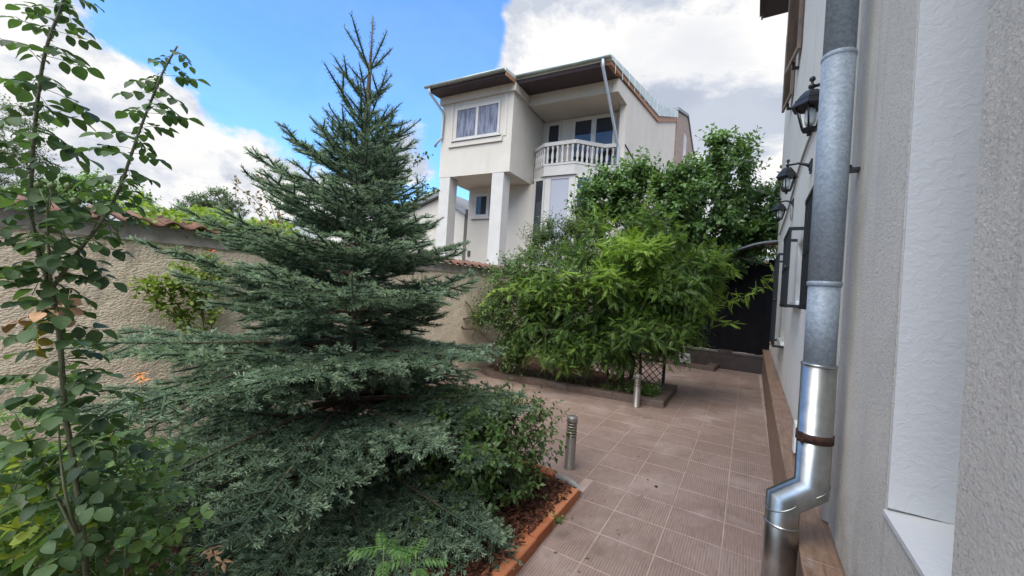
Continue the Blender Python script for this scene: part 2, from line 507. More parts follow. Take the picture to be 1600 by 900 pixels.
class MB:
    """Collects simple solids into one mesh."""

    def __init__(self):
        self.v, self.f, self.sm = [], [], []

    def add(self, vs, fs, smooth=False):
        n = len(self.v)
        self.v += [tuple(float(c) for c in p) for p in vs]
        self.f += [tuple(i + n for i in q) for q in fs]
        self.sm += [smooth] * len(fs)
        return self

    def box(self, a, b):
        x0, y0, z0 = (min(p, q) for p, q in zip(a, b))
        x1, y1, z1 = (max(p, q) for p, q in zip(a, b))
        return self.add([(x0, y0, z0), (x1, y0, z0), (x1, y1, z0), (x0, y1, z0), (x0, y0, z1), (x1, y0, z1), (x1, y1, z1), (x0, y1, z1)],
                        [(0, 3, 2, 1), (4, 5, 6, 7), (0, 1, 5, 4), (1, 2, 6, 5), (2, 3, 7, 6), (3, 0, 4, 7)])

    def slab(self, a, b, bev=0.004):
        """Box with chamfered top edges."""
        x0, y0, z0 = a
        x1, y1, z1 = b
        e = bev
        vs = [(x0, y0, z0), (x1, y0, z0), (x1, y1, z0), (x0, y1, z0), (x0, y0, z1 - e), (x1, y0, z1 - e), (x1, y1, z1 - e), (x0, y1, z1 - e),
              (x0 + e, y0 + e, z1), (x1 - e, y0 + e, z1), (x1 - e, y1 - e, z1), (x0 + e, y1 - e, z1)]
        fs = [(8, 9, 10, 11)]
        for k in range(4):
            j = (k + 1) % 4
            fs += [(k, j, j + 4, k + 4), (k + 4, j + 4, j + 8, k + 8)]
        return self.add(vs, fs)

    def prism(self, poly, axis, a, b):
        """Polygon (2-D) extruded along axis 'x','y','z' from a to b."""
        def P(p, t):
            return {"x": (t, p[0], p[1]), "y": (p[0], t, p[1]), "z": (p[0], p[1], t)}[axis]
        n = len(poly)
        vs = [P(p, a) for p in poly] + [P(p, b) for p in poly]
        fs = [tuple(range(n))[::-1], tuple(range(n, 2 * n))] + [(k, (k + 1) % n, (k + 1) % n + n, k + n) for k in range(n)]
        return self.add(vs, fs)

    def tube(self, pts, r, n=8, cap=True, smooth=True):
        pts = [Vector(p) for p in pts]
        rs = list(r) if isinstance(r, (list, tuple, np.ndarray)) else [r] * len(pts)
        vs, fs = [], []
        ref = None
        for i, p in enumerate(pts):
            d0 = (p - pts[i - 1]).normalized() if i else (pts[1] - p).normalized()
            d1 = (pts[i + 1] - p).normalized() if i < len(pts) - 1 else d0
            t = (d0 + d1)
            t = t.normalized() if t.length > 1e-6 else d0
            if ref is None:
                ref = t.orthogonal().normalized()
            s = ref - t * ref.dot(t)
            s = s.normalized() if s.length > 1e-6 else t.orthogonal().normalized()
            ref = s
            w = t.cross(s)
            k = 1.0 / max(0.35, math.sqrt(max(0.0, (1 + d0.dot(d1)) / 2)))
            bend = (d1 - d0)
            bd = bend.normalized() if bend.length > 1e-4 else None
            for j in range(n):
                a = 2 * PI * j / n
                off = (s * math.cos(a) + w * math.sin(a)) * rs[i]
                if bd is not None and k > 1.01:
                    q = bd - t * bd.dot(t)
                    if q.length > 1e-5:
                        q.normalize()
                        off = off + q * off.dot(q) * (k - 1)
                vs.append(p + off)
            if i:
                b = (i - 1) * n
                for j in range(n):
                    fs.append((b + j, b + (j + 1) % n, b + n + (j + 1) % n, b + n + j))
        self.add(vs, fs, smooth)
        if cap:
            m0 = len(self.v) - len(vs)
            self.f += [tuple(range(m0, m0 + n))[::-1], tuple(range(len(self.v) - n, len(self.v)))]
            self.sm += [False, False]
        return self

    def lathe(self, prof, c=(0, 0, 0), n=16, smooth=True, rot=0.0):
        vs, fs = [], []
        for r, z in prof:
            for j in range(n):
                a = 2 * PI * j / n + rot
                vs.append((c[0] + r * math.cos(a), c[1] + r * math.sin(a), c[2] + z))
        for i in range(len(prof) - 1):
            for j in range(n):
                fs.append((i * n + j, i * n + (j + 1) % n, (i + 1) * n + (j + 1) % n, (i + 1) * n + j))
        self.add(vs, fs, smooth)
        self.f += [tuple(range(len(self.v) - len(vs), len(self.v) - len(vs) + n))[::-1], tuple(range(len(self.v) - n, len(self.v)))]
        self.sm += [False, False]
        return self

    def mesh(self, name, m):
        me = bpy.data.meshes.new(name)
        me.from_pydata(self.v, [], self.f)
        me.polygons.foreach_set("use_smooth", self.sm)
        me.materials.append(m)
        me.update()
        return me

    def build(self, name, m, parent=None):
        return link(name, self.mesh(name, m), None, parent)


def box(name, m, a, b, parent=None):
    return MB().box(a, b).build(name, m, parent)


def np_mesh(name, V, F, m, tint=None, smooth=False):
    """Mesh from numpy arrays: V (n,3), F (m,k)."""
    me = bpy.data.meshes.new(name)
    V = np.ascontiguousarray(V, dtype=np.float32)
    F = np.ascontiguousarray(F, dtype=np.int32)
    k = F.shape[1]
    me.vertices.add(len(V))
    me.vertices.foreach_set("co", V.ravel())
    me.loops.add(F.size)
    me.loops.foreach_set("vertex_index", F.ravel())
    me.polygons.add(len(F))
    me.polygons.foreach_set("loop_start", np.arange(0, F.size, k, dtype=np.int32))
    if smooth:
        me.polygons.foreach_set("use_smooth", np.ones(len(F), dtype=bool))
    me.update(calc_edges=True)
    if tint is not None:
        a = me.attributes.new("tint", "FLOAT", "POINT")
        a.data.foreach_set("value", np.ascontiguousarray(tint, dtype=np.float32))
    me.materials.append(m)
    return me


# leaf templates: (x across -0.5..0.5, y along 0..1, z up), faces
T_SMALL = (np.array([(0, 0, 0), (0.5, 0.45, 0.10), (0, 1, -0.10), (-0.5, 0.45, 0.10), (0, 0.5, 0.0)]),
           np.array([(0, 1, 4), (1, 2, 4), (2, 3, 4), (3, 0, 4)]))
T_LEAF = (np.array([(0, 0, 0), (0.33, 0.2, 0.06), (0.5, 0.5, 0.07), (0.34, 0.78, 0.0), (0, 1, -0.10), (-0.34, 0.78, 0.0), (-0.5, 0.5, 0.07), (-0.33, 0.2, 0.06), (0, 0.5, 0.0)]),
          np.array([(0, 1, 8), (1, 2, 8), (2, 3, 8), (3, 4, 8), (4, 5, 8), (5, 6, 8), (6, 7, 8), (7, 0, 8)]))


def pinnate_template(pairs, wid=0.2, lw=0.36, droop=0.25):
    """Compound leaf: leaflets along a rachis of length 1."""
    V, F = [], []
    spots = [(0.16 + 0.78 * k / pairs, s) for k in range(pairs) for s in (-1, 1)] + [(0.95, 0)]
    for t, s in spots:
        zc = -droop * t * t
        ll = wid * (1.0 - 0.35 * abs(t - 0.45))
        d = np.array([0, 1, -0.35]) if s == 0 else np.array([s * 0.88, 0.40, -0.42])
        d = d / np.linalg.norm(d)
        up = np.array([0, 0.25, 1.0])
        sd = np.cross(d, up)
        sd /= np.linalg.norm(sd)
        b = np.array([0, t, zc])
        n = len(V)
        V += [b, b + d * ll * 0.45 + sd * ll * lw * 0.5, b + d * ll + np.array([0, 0, -0.15 * ll]), b + d * ll * 0.45 - sd * ll * lw * 0.5]
        F += [(n, n + 1, n + 2), (n, n + 2, n + 3)]
    n = len(V)
    V += [np.array([-0.006, 0, 0]), np.array([0.006, 0, 0]), np.array([0, 0.95, -droop * 0.9])]
    F += [(n, n + 1, n + 2)]
    return np.array(V), np.array(F)


T_WIST = pinnate_template(6, 0.225, 0.50, 0.22)


def leaf_arrays(P, D, N, L, Wd, tmpl):
    P, D, N = (np.asarray(a, float) for a in (P, D, N))
    L, Wd = np.asarray(L, float), np.asarray(Wd, float)
    D = D / np.maximum(np.linalg.norm(D, axis=1, keepdims=True), 1e-9)
    N = N - D * np.sum(N * D, axis=1, keepdims=True)
    N = N / np.maximum(np.linalg.norm(N, axis=1, keepdims=True), 1e-9)
    S = np.cross(D, N)
    tv, tf = tmpl
    V = (P[:, None, :] + S[:, None, :] * (tv[None, :, 0:1] * Wd[:, None, None]) + D[:, None, :] * (tv[None, :, 1:2] * L[:, None, None])
         + N[:, None, :] * (tv[None, :, 2:3] * L[:, None, None]))
    n, k = len(P), len(tv)
    F = (tf[None] + (np.arange(n) * k)[:, None, None]).reshape(-1, tf.shape[1])
    return V.reshape(-1, 3), F


def leaf_obj(name, P, D, N, L, Wd, tmpl, m, parent=None, tint=None, kind="stuff"):
    V, F = leaf_arrays(P, D, N, L, Wd, tmpl)
    t = np.repeat(tint if tint is not None else rng.random(len(P)), len(tmpl[0]))
    o = link(name, np_mesh(name, V, F, m, t), None, parent)
    if kind:
        o["kind"] = kind
    return o


def unit(v):
    v = np.asarray(v, float)
    return v / max(np.linalg.norm(v), 1e-9)


class Leaves:
    def __init__(self):
        self.P, self.D, self.N, self.L, self.W, self.T = [], [], [], [], [], []
        self.tw = MB()

    def leaf(self, p, d, n, l, w, t):
        self.P.append(p), self.D.append(d), self.N.append(n), self.L.append(l), self.W.append(w), self.T.append(t)

    def shoot(self, p, d, length, nleaf, ll, lw, tint=(0, 1), droop=0.15, twig=0.0022, spread=1.0, up=0.5, gravity=0.0, start=0.1):
        """A curved twig with leaves set around it in a spiral."""
        d = unit(d)
        pts = [np.array(p, float)]
        steps = 5
        for k in range(steps):
            d = unit(d + np.array([0, 0, -gravity / steps]) + rng.normal(0, 0.05, 3))
            pts.append(pts[-1] + d * length / steps)
        if twig:
            self.tw.tube([pts[0], pts[2], pts[5]], [twig, twig * 0.7, twig * 0.3], 3, cap=False)
        az = random.uniform(0, 2 * PI)
        for k in range(nleaf):
            t = start + (1 - start) * (k + random.uniform(0, 0.6)) / nleaf
            x = min(t, 0.999) * steps
            i = int(x)
            q = pts[i] + (pts[i + 1] - pts[i]) * (x - i)
            ax = unit(pts[i + 1] - pts[i])
            s = unit(np.cross(ax, [0.13, 0.21, 1]))
            w = np.cross(ax, s)
            az += 2.4
            side = s * math.cos(az) + w * math.sin(az)
            ang = 0.55 if k > nleaf - 3 else 1.0
            dd = unit(ax * (1.1 - 0.75 * ang) + side * spread * ang + np.array([0, 0, -droop]) + rng.normal(0, 0.15, 3))
            nn = unit(np.array([0, 0, up]) + ax * 0.35 + rng.normal(0, 0.3, 3))
            sc = random.uniform(0.65, 1.15) * (1.0 - 0.3 * t)
            tt = np.clip(random.uniform(*tint) + 0.25 * (t - 0.5), 0, 1)
            self.leaf(q, dd, nn, ll * sc, lw * sc, tt)

    def build(self, parent, tmpl, m, twm, leafname="foliage", twigname="twigs"):
        o = leaf_obj(leafname, self.P, self.D, self.N, self.L, self.W, tmpl, m, parent, np.array(self.T))
        if self.tw.v:
            tag(self.tw.build(twigname, twm, parent), kind="stuff")
        return o


def on_blob(c, r, squash=(1, 1, 1), bot=-0.5):
    while True:
        d = unit(rng.normal(0, 1, 3))
        if d[2] > bot:
            break
    rr = r * (0.55 + 0.45 * random.random() ** 0.5)
    return np.array(c) + d * rr * np.array(squash), d


def clump_set(blobs, n, rmin, rmax, push=0.12):
    w = np.array([r ** 2 for _, r in blobs])
    w /= w.sum()
    out = []
    for k in range(n):
        c, r = blobs[rng.choice(len(blobs), p=w)]
        d = unit(rng.normal(0, 1, 3) + np.array([0, 0, 0.15]))
        out.append((np.array(c) + d * r * random.uniform(0.72, 1.0 + push), random.uniform(rmin, rmax), d, random.random()))
    return out


def curve_pts(pts, k=6):
    """Catmull-Rom through points."""
    P = [np.array(p, float) for p in pts]
    P = [2 * P[0] - P[1]] + P + [2 * P[-1] - P[-2]]
    out = []
    for i in range(1, len(P) - 2):
        for j in range(k):
            t = j / k
            a, b, c, d = P[i - 1], P[i], P[i + 1], P[i + 2]
            out.append(0.5 * (2 * b + (c - a) * t + (2 * a - 5 * b + 4 * c - d) * t * t + (3 * b - a - 3 * c + d) * t ** 3))
    out.append(P[-2])
    return out


# ================================================================== THE SETTING
g = MB()
g.add([(-1200, -1200, -0.06), (1200, -1200, -0.06), (1200, 1200, -0.06), (-1200, 1200, -0.06)], [(0, 1, 2, 3)])
tag(g.build("ground", M_EARTH), kind="structure")

BED_X, BED_Y = -1.05, 3.04       # spruce bed: everything left of BED_X and nearer than BED_Y
paving = MB().box((-4.25, BED_Y, -0.05), (0.40, 10.5, -0.0025)).box((BED_X, -1.5, -0.05), (0.40, BED_Y - 0.001, -0.0025)).build("paving", M_GROUT)
tag(paving, kind="structure")
xs = [-0.06 - 0.352 * k for k in range(-1, 13)]
ys = [2.59 + 0.341 * k for k in range(-9, 24)]
tiles = []
for xr in xs:
    for y0 in ys:
        x0, x1, y1 = xr - 0.352, min(xr, 0.34), y0 + 0.341
        if x1 - x0 < 0.05 or x1 < -4.2:
            continue
        inside_bed = x0 < BED_X - 0.01 and y0 < BED_Y - 0.01
        if inside_bed:
            if x1 > BED_X + 0.03 and y0 < BED_Y:
                x0 = BED_X + 0.0
            elif y1 > BED_Y + 0.03:
                y0 = BED_Y
            else:
                continue
        if y0 < -0.4 or y1 > 10.45:
            continue
        c = np.array([(x0 + x1) / 2, (y0 + y1) / 2, 0]) - EYE
        if c @ CF < 0.3:
            continue
        tiles.append((np.linalg.norm(c), x0, x1, y0, y1))
tiles.sort()
tile_cache = {}
rest = MB()
for k, (dist, x0, x1, y0, y1) in enumerate(tiles):
    w, h = round(x1 - x0 - 0.0055, 3), round(y1 - y0 - 0.006, 3)
    cx, cy = (x0 + x1) / 2, (y0 + y1) / 2
    if k < 300:
        if (w, h) not in tile_cache:
            tile_cache[(w, h)] = MB().slab((-w / 2, -h / 2, -0.012), (w / 2, h / 2, 0), 0.003).mesh("tile", M_TILE)
        o = link("tile", tile_cache[(w, h)], None, paving)
        o.location = (cx, cy, random.uniform(-0.0012, 0.0012))
        o.rotation_euler = (random.uniform(-0.0015, 0.0015), random.uniform(-0.0015, 0.0015), random.uniform(-0.002, 0.002))
    else:
        rest.slab((cx - w / 2, cy - h / 2, -0.012), (cx + w / 2, cy + h / 2, 0), 0.003)
if rest.v:
    tag(rest.build("far_tiles", M_TILE, paving), kind="stuff")

# soil of the spruce bed: a lumpy sheet
nx, ny = 90, 70
X, Yg = np.meshgrid(np.linspace(-4.25, BED_X - 0.02, nx), np.linspace(-1.2, BED_Y - 0.08, ny))
Z = np.array([0.035 + 0.05 * (mnoise.noise((x * 2.3, y * 2.3, 0)) * 0.5 + 0.5) + 0.03 * mnoise.noise((x * 11, y * 11, 3)) for x, y in zip(X.ravel(), Yg.ravel())])
F = np.array([(j * nx + i, j * nx + i + 1, (j + 1) * nx + i + 1, (j + 1) * nx + i) for j in range(ny - 1) for i in range(nx - 1)])
tag(link("soil", np_mesh("soil", np.stack([X.ravel(), Yg.ravel(), Z], 1), F, M_SOIL, smooth=True)), kind="structure")
# bark chips scattered on it
n = 5200
P = np.stack([rng.uniform(-2.6, BED_X - 0.03, n), rng.uniform(0.9, BED_Y - 0.1, n), rng.uniform(0.055, 0.10, n)], 1)
P[:, 0] = BED_X - 0.03 - np.abs(P[:, 0] - BED_X + 0.03) ** 1.3 / 1.55 ** 0.3
M_CHIP = leaf_mat("bark_chip", (0.04, 0.018, 0.012), (0.16, 0.065, 0.04), 0.9, 0.0, 0.2)
D = rng.normal(0, 1, (n, 3)) * (1, 1, 0.25)
N_ = rng.normal(0, 0.4, (n, 3)) + (0, 0, 1)
T_CHIP = (np.array([(-0.5, 0, 0), (0.5, 0, 0), (0.4, 1, 0.1), (-0.4, 1, 0.1), (0, 0.5, 0.25)]), np.array([(0, 1, 4), (1, 2, 4), (2, 3, 4), (3, 0, 4)]))
tag(leaf_obj("bark_mulch", P, D, N_, rng.uniform(0.02, 0.05, n), rng.uniform(0.008, 0.02, n), T_CHIP, M_CHIP),
    "red brown bark chips covering the soil behind the orange bricks", "mulch")

# ================================================================== RIGHT HOUSE
house = thing("house", "near cream stucco house wall with dark barred windows along the tiled path", "house", (0.358, 0, 0), -0.011)


def wall_boxes(y0, y1, z0, z1, holes, x0=0.0, x1=0.32):
    mb = MB()
    br = sorted({y0, y1, *[h[0] for h in holes], *[h[1] for h in holes]})
    br = [b for b in br if y0 <= b <= y1]
    for a, b in zip(br, br[1:]):
        cuts = sorted([(h[2], h[3]) for h in holes if h[0] <= a + 1e-6 and h[1] >= b - 1e-6])
        z = z0
        for c0, c1 in cuts:
            if c0 > z:
                mb.box((x0, a, z), (x1, b, c0))
            z = max(z, c1)
        if z < z1:
            mb.box((x0, a, z), (x1, b, z1))
    return mb


NICHE = (1.12, 1.56, 1.02, 3.3)
WIN_A = (2.95, 3.75, 1.62, 2.36)
WIN_B = (4.42, 5.05, 1.62, 2.24)
WIN_C = (6.25, 7.15, 1.08, 2.20)
near_wall = wall_boxes(-6.0, 2.42, 0.0, 6.9, [NICHE]).build("near_wall", M_STUCCO, house)
far_wall = wall_boxes(2.42, 10.45, 0.0, 6.9, [WIN_A, WIN_B, WIN_C], x0=0.004).build("far_wall", M_WALL2, house)
near_wall["label"] = "rough grey stucco of the nearest wall section"
# body of the house behind the facade (closed so that it casts its shade)
MB().box((0.345, -6.0, 0), (7.5, 10.44, 6.9)).build("house_body", M_WALL2, house)
# niche: smooth white lining, stuccoed back
lin = MB()
lin.box((0.002, NICHE[1] - 0.012, NICHE[2] + 0.014), (0.30, NICHE[1] - 0.002, NICHE[3]))
lin.box((0.006, NICHE[0] + 0.002, NICHE[2] + 0.014), (0.30, NICHE[0] + 0.010, NICHE[3]))
lin.build("niche_reveal", M_WHITE, house)
MB().add([(-0.006, NICHE[0] + 0.003, NICHE[2] + 0.004), (-0.006, NICHE[1] - 0.003, NICHE[2] + 0.004), (0.30, NICHE[1] - 0.003, NICHE[2] + 0.024), (0.30, NICHE[0] + 0.003, NICHE[2] + 0.024),
          (-0.006, NICHE[0] + 0.003, NICHE[2] - 0.010), (-0.006, NICHE[1] - 0.003, NICHE[2] - 0.010)], [(0, 3, 2, 1), (0, 1, 5, 4)]).build("niche_sill", M_WHITE, house)
box("niche_back", M_WHITE, (0.301, NICHE[0], NICHE[2]), (0.34, NICHE[1], NICHE[3]), house)
# painted rounded edge where the near section stops
pts = [(-0.002, 2.43, z) for z in np.linspace(0.58, 6.9, 8)]
MB().tube(pts, 0.026, 10).build("corner_bead", M_TRIM, house)

# plinth: core, wood-look front tiles and cap tiles
box("plinth", M_DARKT, (-0.108, -2.0, 0), (-0.001, 10.42, 0.535), house)
y = -2.0
pt_cache = {}
k = 0
while y < 10.4:
    L_ = min(0.60, 10.42 - y)
    key = round(L_, 3)
    if key not in pt_cache:
        pt_cache[key] = (MB().slab((-0.007, -L_ / 2 + 0.003, 0.004), (0.007, L_ / 2 - 0.003, 0.545), 0.002).mesh("plinth_tile", M_WOODT))
    o = link("plinth_tile", pt_cache[key], None, house)
    o.location = (-0.116 + random.uniform(-0.002, 0.002), y + L_ / 2, 0)
    y += L_
y = -2.0
while y < 10.4:
    L_ = min(0.335, 10.42 - y)
    key = ("c", round(L_, 3))
    if key not in pt_cache:
        pt_cache[key] = MB().slab((-0.138, -L_ / 2 + 0.0025, 0.546), (-0.001, L_ / 2 - 0.0025, 0.572), 0.003).mesh("coping_tile", M_WOODT)
    o = link("coping_tile", pt_cache[key], None, house)
    o.location = (0, y + L_ / 2, random.uniform(-0.001, 0.001))
    y += L_


def house_window(hole, parent, glass, two=True):
    y0, y1, z0, z1 = hole
    rv = MB()
    rv.box((0.006, y0 + 0.002, z0 + 0.002), (0.16, y0 + 0.012, z1 - 0.002)).box((0.006, y1 - 0.012, z0 + 0.002), (0.16, y1 - 0.002, z1 - 0.002))
    rv.box((0.006, y0 + 0.012, z1 - 0.012), (0.16, y1 - 0.012, z1 - 0.002))
    w = rv.build("window_reveal", M_TRIM, parent)
    fr = MB()
    e = 0.06
    fr.box((0.12, y0 + 0.013, z0 + 0.02), (0.18, y0 + e, z1 - 0.013)).box((0.12, y1 - e, z0 + 0.02), (0.18, y1 - 0.013, z1 - 0.013))
    fr.box((0.122, y0 + e, z0 + 0.02), (0.178, y1 - e, z0 + e + 0.02)).box((0.122, y0 + e, z1 - e), (0.178, y1 - e, z1 - 0.013))
    if two:
        ym = (y0 + y1) / 2
        fr.box((0.124, ym - 0.04, z0 + e + 0.02), (0.176, ym + 0.04, z1 - e))
    f = fr.build("window_frame", M_TRIM, parent)
    box("pane", glass, (0.145, y0 + e, z0 + e + 0.02), (0.152, y1 - e, z1 - e), f)
    MB().slab((-0.035, y0 - 0.03, z0 - 0.03), (0.12, y1 + 0.03, z0 + 0.018), 0.006).build("window_sill", M_TRIM, parent)


for hole in (WIN_A, WIN_B, WIN_C):
    house_window(hole, house, M_GLASS)


def grille(hole, out=0.12):
    """Projecting wrought-iron window grille."""
    y0, y1, z0, z1 = hole[0] - 0.08, hole[1] + 0.08, hole[2] - 0.03, hole[3] + 0.05
    x = -out
    b = MB()
    for z in (z0, z1):
        b = MB()
        b.box((x - 0.012, y0, z - 0.016), (x + 0.012, y1, z + 0.016))
        for yy in (y0, y1):
            b.box((x + 0.012, yy - 0.014, z - 0.014), (0.0, yy + 0.014, z + 0.014))
        if z == z0:
            gr = b.build("window_grille", M_BLACK, house)
        else:
            b.build("top_rail", M_BLACK, gr)
    box("middle_rail", M_BLACK, (x - 0.010, y0 + 0.001, (z0 + z1) / 2 - 0.012), (x + 0.010, y1 - 0.001, (z0 + z1) / 2 + 0.012), gr)
    nb = max(5, int((y1 - y0) / 0.10))
    bar = MB().box((-0.009, -0.009, z0 + 0.016), (0.009, 0.009, z1 - 0.016)).mesh("grille_bar", M_BLACK)
    for k in range(nb + 1):
        o = link("grille_bar", bar, None, gr)
        o.location = (x, y0 + 0.012 + (y1 - y0 - 0.024) * k / nb, 0)
    knob = MB().lathe([(0.002, -0.022), (0.016, -0.014), (0.02, 0), (0.016, 0.014), (0.002, 0.022)], (x - 0.02, y0 + 0.01, (z0 + z1) / 2), 8)
    knob.build("knob", M_BLACK, gr)


grille(WIN_A, 0.045)
grille(WIN_B, 0.11)
grille(WIN_C, 0.11)

# upper floor: louvred shutters standing open, and the eave
def shutter(y0, y1, z0, z1, xa, xb):
    """Louvred panel, hinged at (xa, y0), free edge at (xb, y1)."""
    L_ = math.hypot(y1 - y0, xb - xa)
    e = bpy.data.objects.new("shutter", None)
    COL.objects.link(e)
    e.parent = house
    e.location = (xa, y0, z0)
    e.rotation_euler = (0, 0, math.atan2(xa - xb, y1 - y0))
    H = z1 - z0
    f = MB().box((-0.018, 0, 0), (0.018, 0.05, H)).box((-0.018, L_ - 0.05, 0), (0.018, L_, H)).box((-0.016, 0.05, 0), (0.016, L_ - 0.05, 0.06)).box((-0.016, 0.05, H - 0.06), (0.016, L_ - 0.05, H))
    f.build("shutter_frame", M_CLAD, e)
    sl = MB().add([(-0.016, 0.05, 0.0), (0.012, 0.05, 0.03), (0.012, L_ - 0.05, 0.03), (-0.016, L_ - 0.05, 0.0),
                   (-0.012, 0.05, -0.006), (0.016, 0.05, 0.024), (0.016, L_ - 0.05, 0.024), (-0.012, L_ - 0.05, -0.006)],
                  [(0, 1, 2, 3), (7, 6, 5, 4), (0, 3, 7, 4), (1, 5, 6, 2)]).mesh("louvre_slat", M_CLAD)
    nz = int((H - 0.14) / 0.045)
    for k in range(nz):
        o = link("louvre_slat", sl, None, e)
        o.location = (0, 0, 0.07 + (H - 0.16) * k / nz)
    br = MB().box((0.0, L_ * 0.5 - 0.02, -0.10), (0.03, L_ * 0.5 + 0.02, 0.0)).box((0.02, L_ * 0.5 - 0.02, -0.10), (0.13, L_ * 0.5 + 0.02, -0.07))
    br.build("shutter_bracket", M_BLACK, e)


shutter(6.35, 7.05, 5.02, 6.6, -0.03, -0.14)
shutter(7.55, 8.25, 4.95, 6.3, -0.03, -0.11)
# eave: soffit boards and scalloped tiles
MB().box((-0.50, -6.0, 6.88), (7.6, 8.5, 6.95)).build("eave_soffit", M_SOFFIT, house)
et = MB()
for a, b in ((0, 1),):
    prof = []
    for k in range(0, 29):
        t = k / 28
        xx = -0.56 + 0.9 * t
        prof.append((xx, 7.04 + 0.20 * t + 0.022 * math.sin(2 * PI * t * 4.5)))
    poly = [(x, z - 0.05) for x, z in prof] + [(x, z) for x, z in prof[::-1]]
    et.prism(poly, "y", -6.0, 8.62)
et.build("eave_tiles", M_RTILE, house)
MB().prism([(0.35, 6.96), (7.6, 6.96), (7.6, 8.2), (4.0, 8.6)], "y", -6.0, 8.5).build("roof", M_RTILE, house)
box("fascia_board", M_SOFFIT, (-0.53, -6.0, 6.86), (-0.502, 8.5, 7.0), house)

# cable along the wall
cb = MB()
cpts = curve_pts([(-0.012, 2.75, 2.62), (-0.012, 3.4, 2.98), (-0.012, 4.3, 3.10), (-0.012, 5.3, 3.12), (-0.012, 6.2, 3.02), (-0.012, 7.2, 2.96), (-0.012, 9.0, 2.92)])
cb.tube(cpts, 0.012, 6)
cbl = cb.build("cable", M_CABLE)
cbl.location, cbl.rotation_euler = house.location, house.rotation_euler
tag(cbl, "pale cable looping along the cream wall above the lanterns", "cable")
vt = MB().lathe([(0.0, 0), (0.07, 0), (0.07, 0.012), (0.05, 0.016), (0.0, 0.016)], n=14)
vt.v = [(-z - 0.002, y * 0.55, x * 1.5) for x, y, z in vt.v]
for k in range(5):
    vt.box((-0.024, -0.03, -0.07 + 0.03 * k), (-0.018, 0.03, -0.06 + 0.03 * k))
vo = vt.build("air_vent", M_CABLE)
vo.location = (0.355 + 0.011 * 6.1, 6.1, 2.78)
vo.rotation_euler = house.rotation_euler
tag(vo, "small oval slotted vent cover on the cream wall behind the lanterns", "vent")

# white socket box standing on the plinth
sb = MB().slab((-0.075, 3.30, 0.60), (-0.012, 3.40, 0.80), 0.006).box((-0.07, 3.42, 0.575), (-0.012, 3.45, 0.70)).build("junction_box", M_TRIM)
sb.location, sb.rotation_euler = house.location, house.rotation_euler
tag(sb, "small white plastic box above the brown plinth, just beyond the downpipe", "box")

# ------------------------------------------------------------------ downpipe
dpipe = thing("downpipe", "thick zinc rain downpipe with a shiny new galvanised lower bend", "drainpipe", (0.358, 0, 0), -0.011)
YP = 2.18
MB().tube([(-0.10, YP, 1.33), (-0.10, YP, 1.70)], 0.0575, 28).build("pipe_section", M_ZINC, dpipe)
MB().tube([(-0.10, YP, 1.695), (-0.10, YP, 2.70)], 0.060, 28).build("pipe_section", M_ZINC, dpipe)
MB().tube([(-0.10, YP, 2.695), (-0.10, YP, 6.85)], 0.0575, 28).build("pipe_section", M_ZINC, dpipe)
for z, r in ((1.70, 0.0625), (2.695, 0.0625)):
    MB().lathe([(r - 0.004, -0.012), (r, -0.008), (r + 0.001, 0), (r, 0.008), (r - 0.004, 0.012)], (-0.10, YP, z), 28).build("seam_ring", M_ZINC, dpipe)
lower = MB().tube([(-0.10, YP, 1.345), (-0.10, YP, 0.80), (-0.202, YP - 0.055, 0.735), (-0.202, YP - 0.055, 0.0)], 0.0635, 32)
lower.build("galvanised_bend", M_STEEL, dpipe)
for c, z, r in (((-0.10, YP), 1.345, 0.0655), ((-0.202, YP - 0.055), 0.64, 0.0665), ((-0.202, YP - 0.055), 0.36, 0.0665)):
    MB().lathe([(r - 0.004, -0.007), (r, -0.004), (r + 0.0008, 0), (r, 0.004), (r - 0.004, 0.007)], (*c, z), 28).build("lap_joint", M_STEEL, dpipe)
# oblique solder seams of the bend
for c, nrm in (((-0.10, YP, 0.80), (-0.77, -0.415, 1.49)), ((-0.202, YP - 0.055, 0.735), (-0.77, -0.415, 1.49))):
    c, nv = Vector(c), Vector(nrm).normalized()
    s = nv.orthogonal().normalized()
    w = nv.cross(s)
    ring = []
    for k in range(29):
        a = 2 * PI * k / 28
        d = Vector((math.cos(a), math.sin(a), 0)) * 0.0645
        d.z = -(nv.x * d.x + nv.y * d.y) / nv.z
        ring.append(c + d)
    MB().tube(ring, 0.0032, 5, cap=False).build("solder_seam", M_STEEL, dpipe)
cl = MB().lathe([(0.0645, -0.018), (0.0685, -0.018), (0.0685, 0.018), (0.0645, 0.018)], (-0.10, YP, 1.03), 30)
cl.box((-0.104, YP + 0.06, 1.015), (-0.096, YP + 0.14, 1.045))
cl.box((-0.165, YP - 0.052, 1.01), (-0.145, YP - 0.03, 1.05))
cl.build("rusty_clamp", M_RUST, dpipe)
MB().tube([(-0.168, YP - 0.05, 1.03), (-0.16, YP - 0.075, 1.028), (-0.14, YP - 0.082, 1.032)], 0.003, 5).build("clamp_wire", M_RUST, dpipe)
kb = MB().lathe([(0.0, -0.02), (0.014, -0.016), (0.016, 0.012), (0.006, 0.02)], (-0.035, YP + 0.07, 2.22), 8).box((-0.075, YP + 0.02, 2.20), (-0.0, YP + 0.075, 2.212))
kb.build("pipe_bracket", M_BLACK, dpipe)

# ------------------------------------------------------------------ wall lanterns


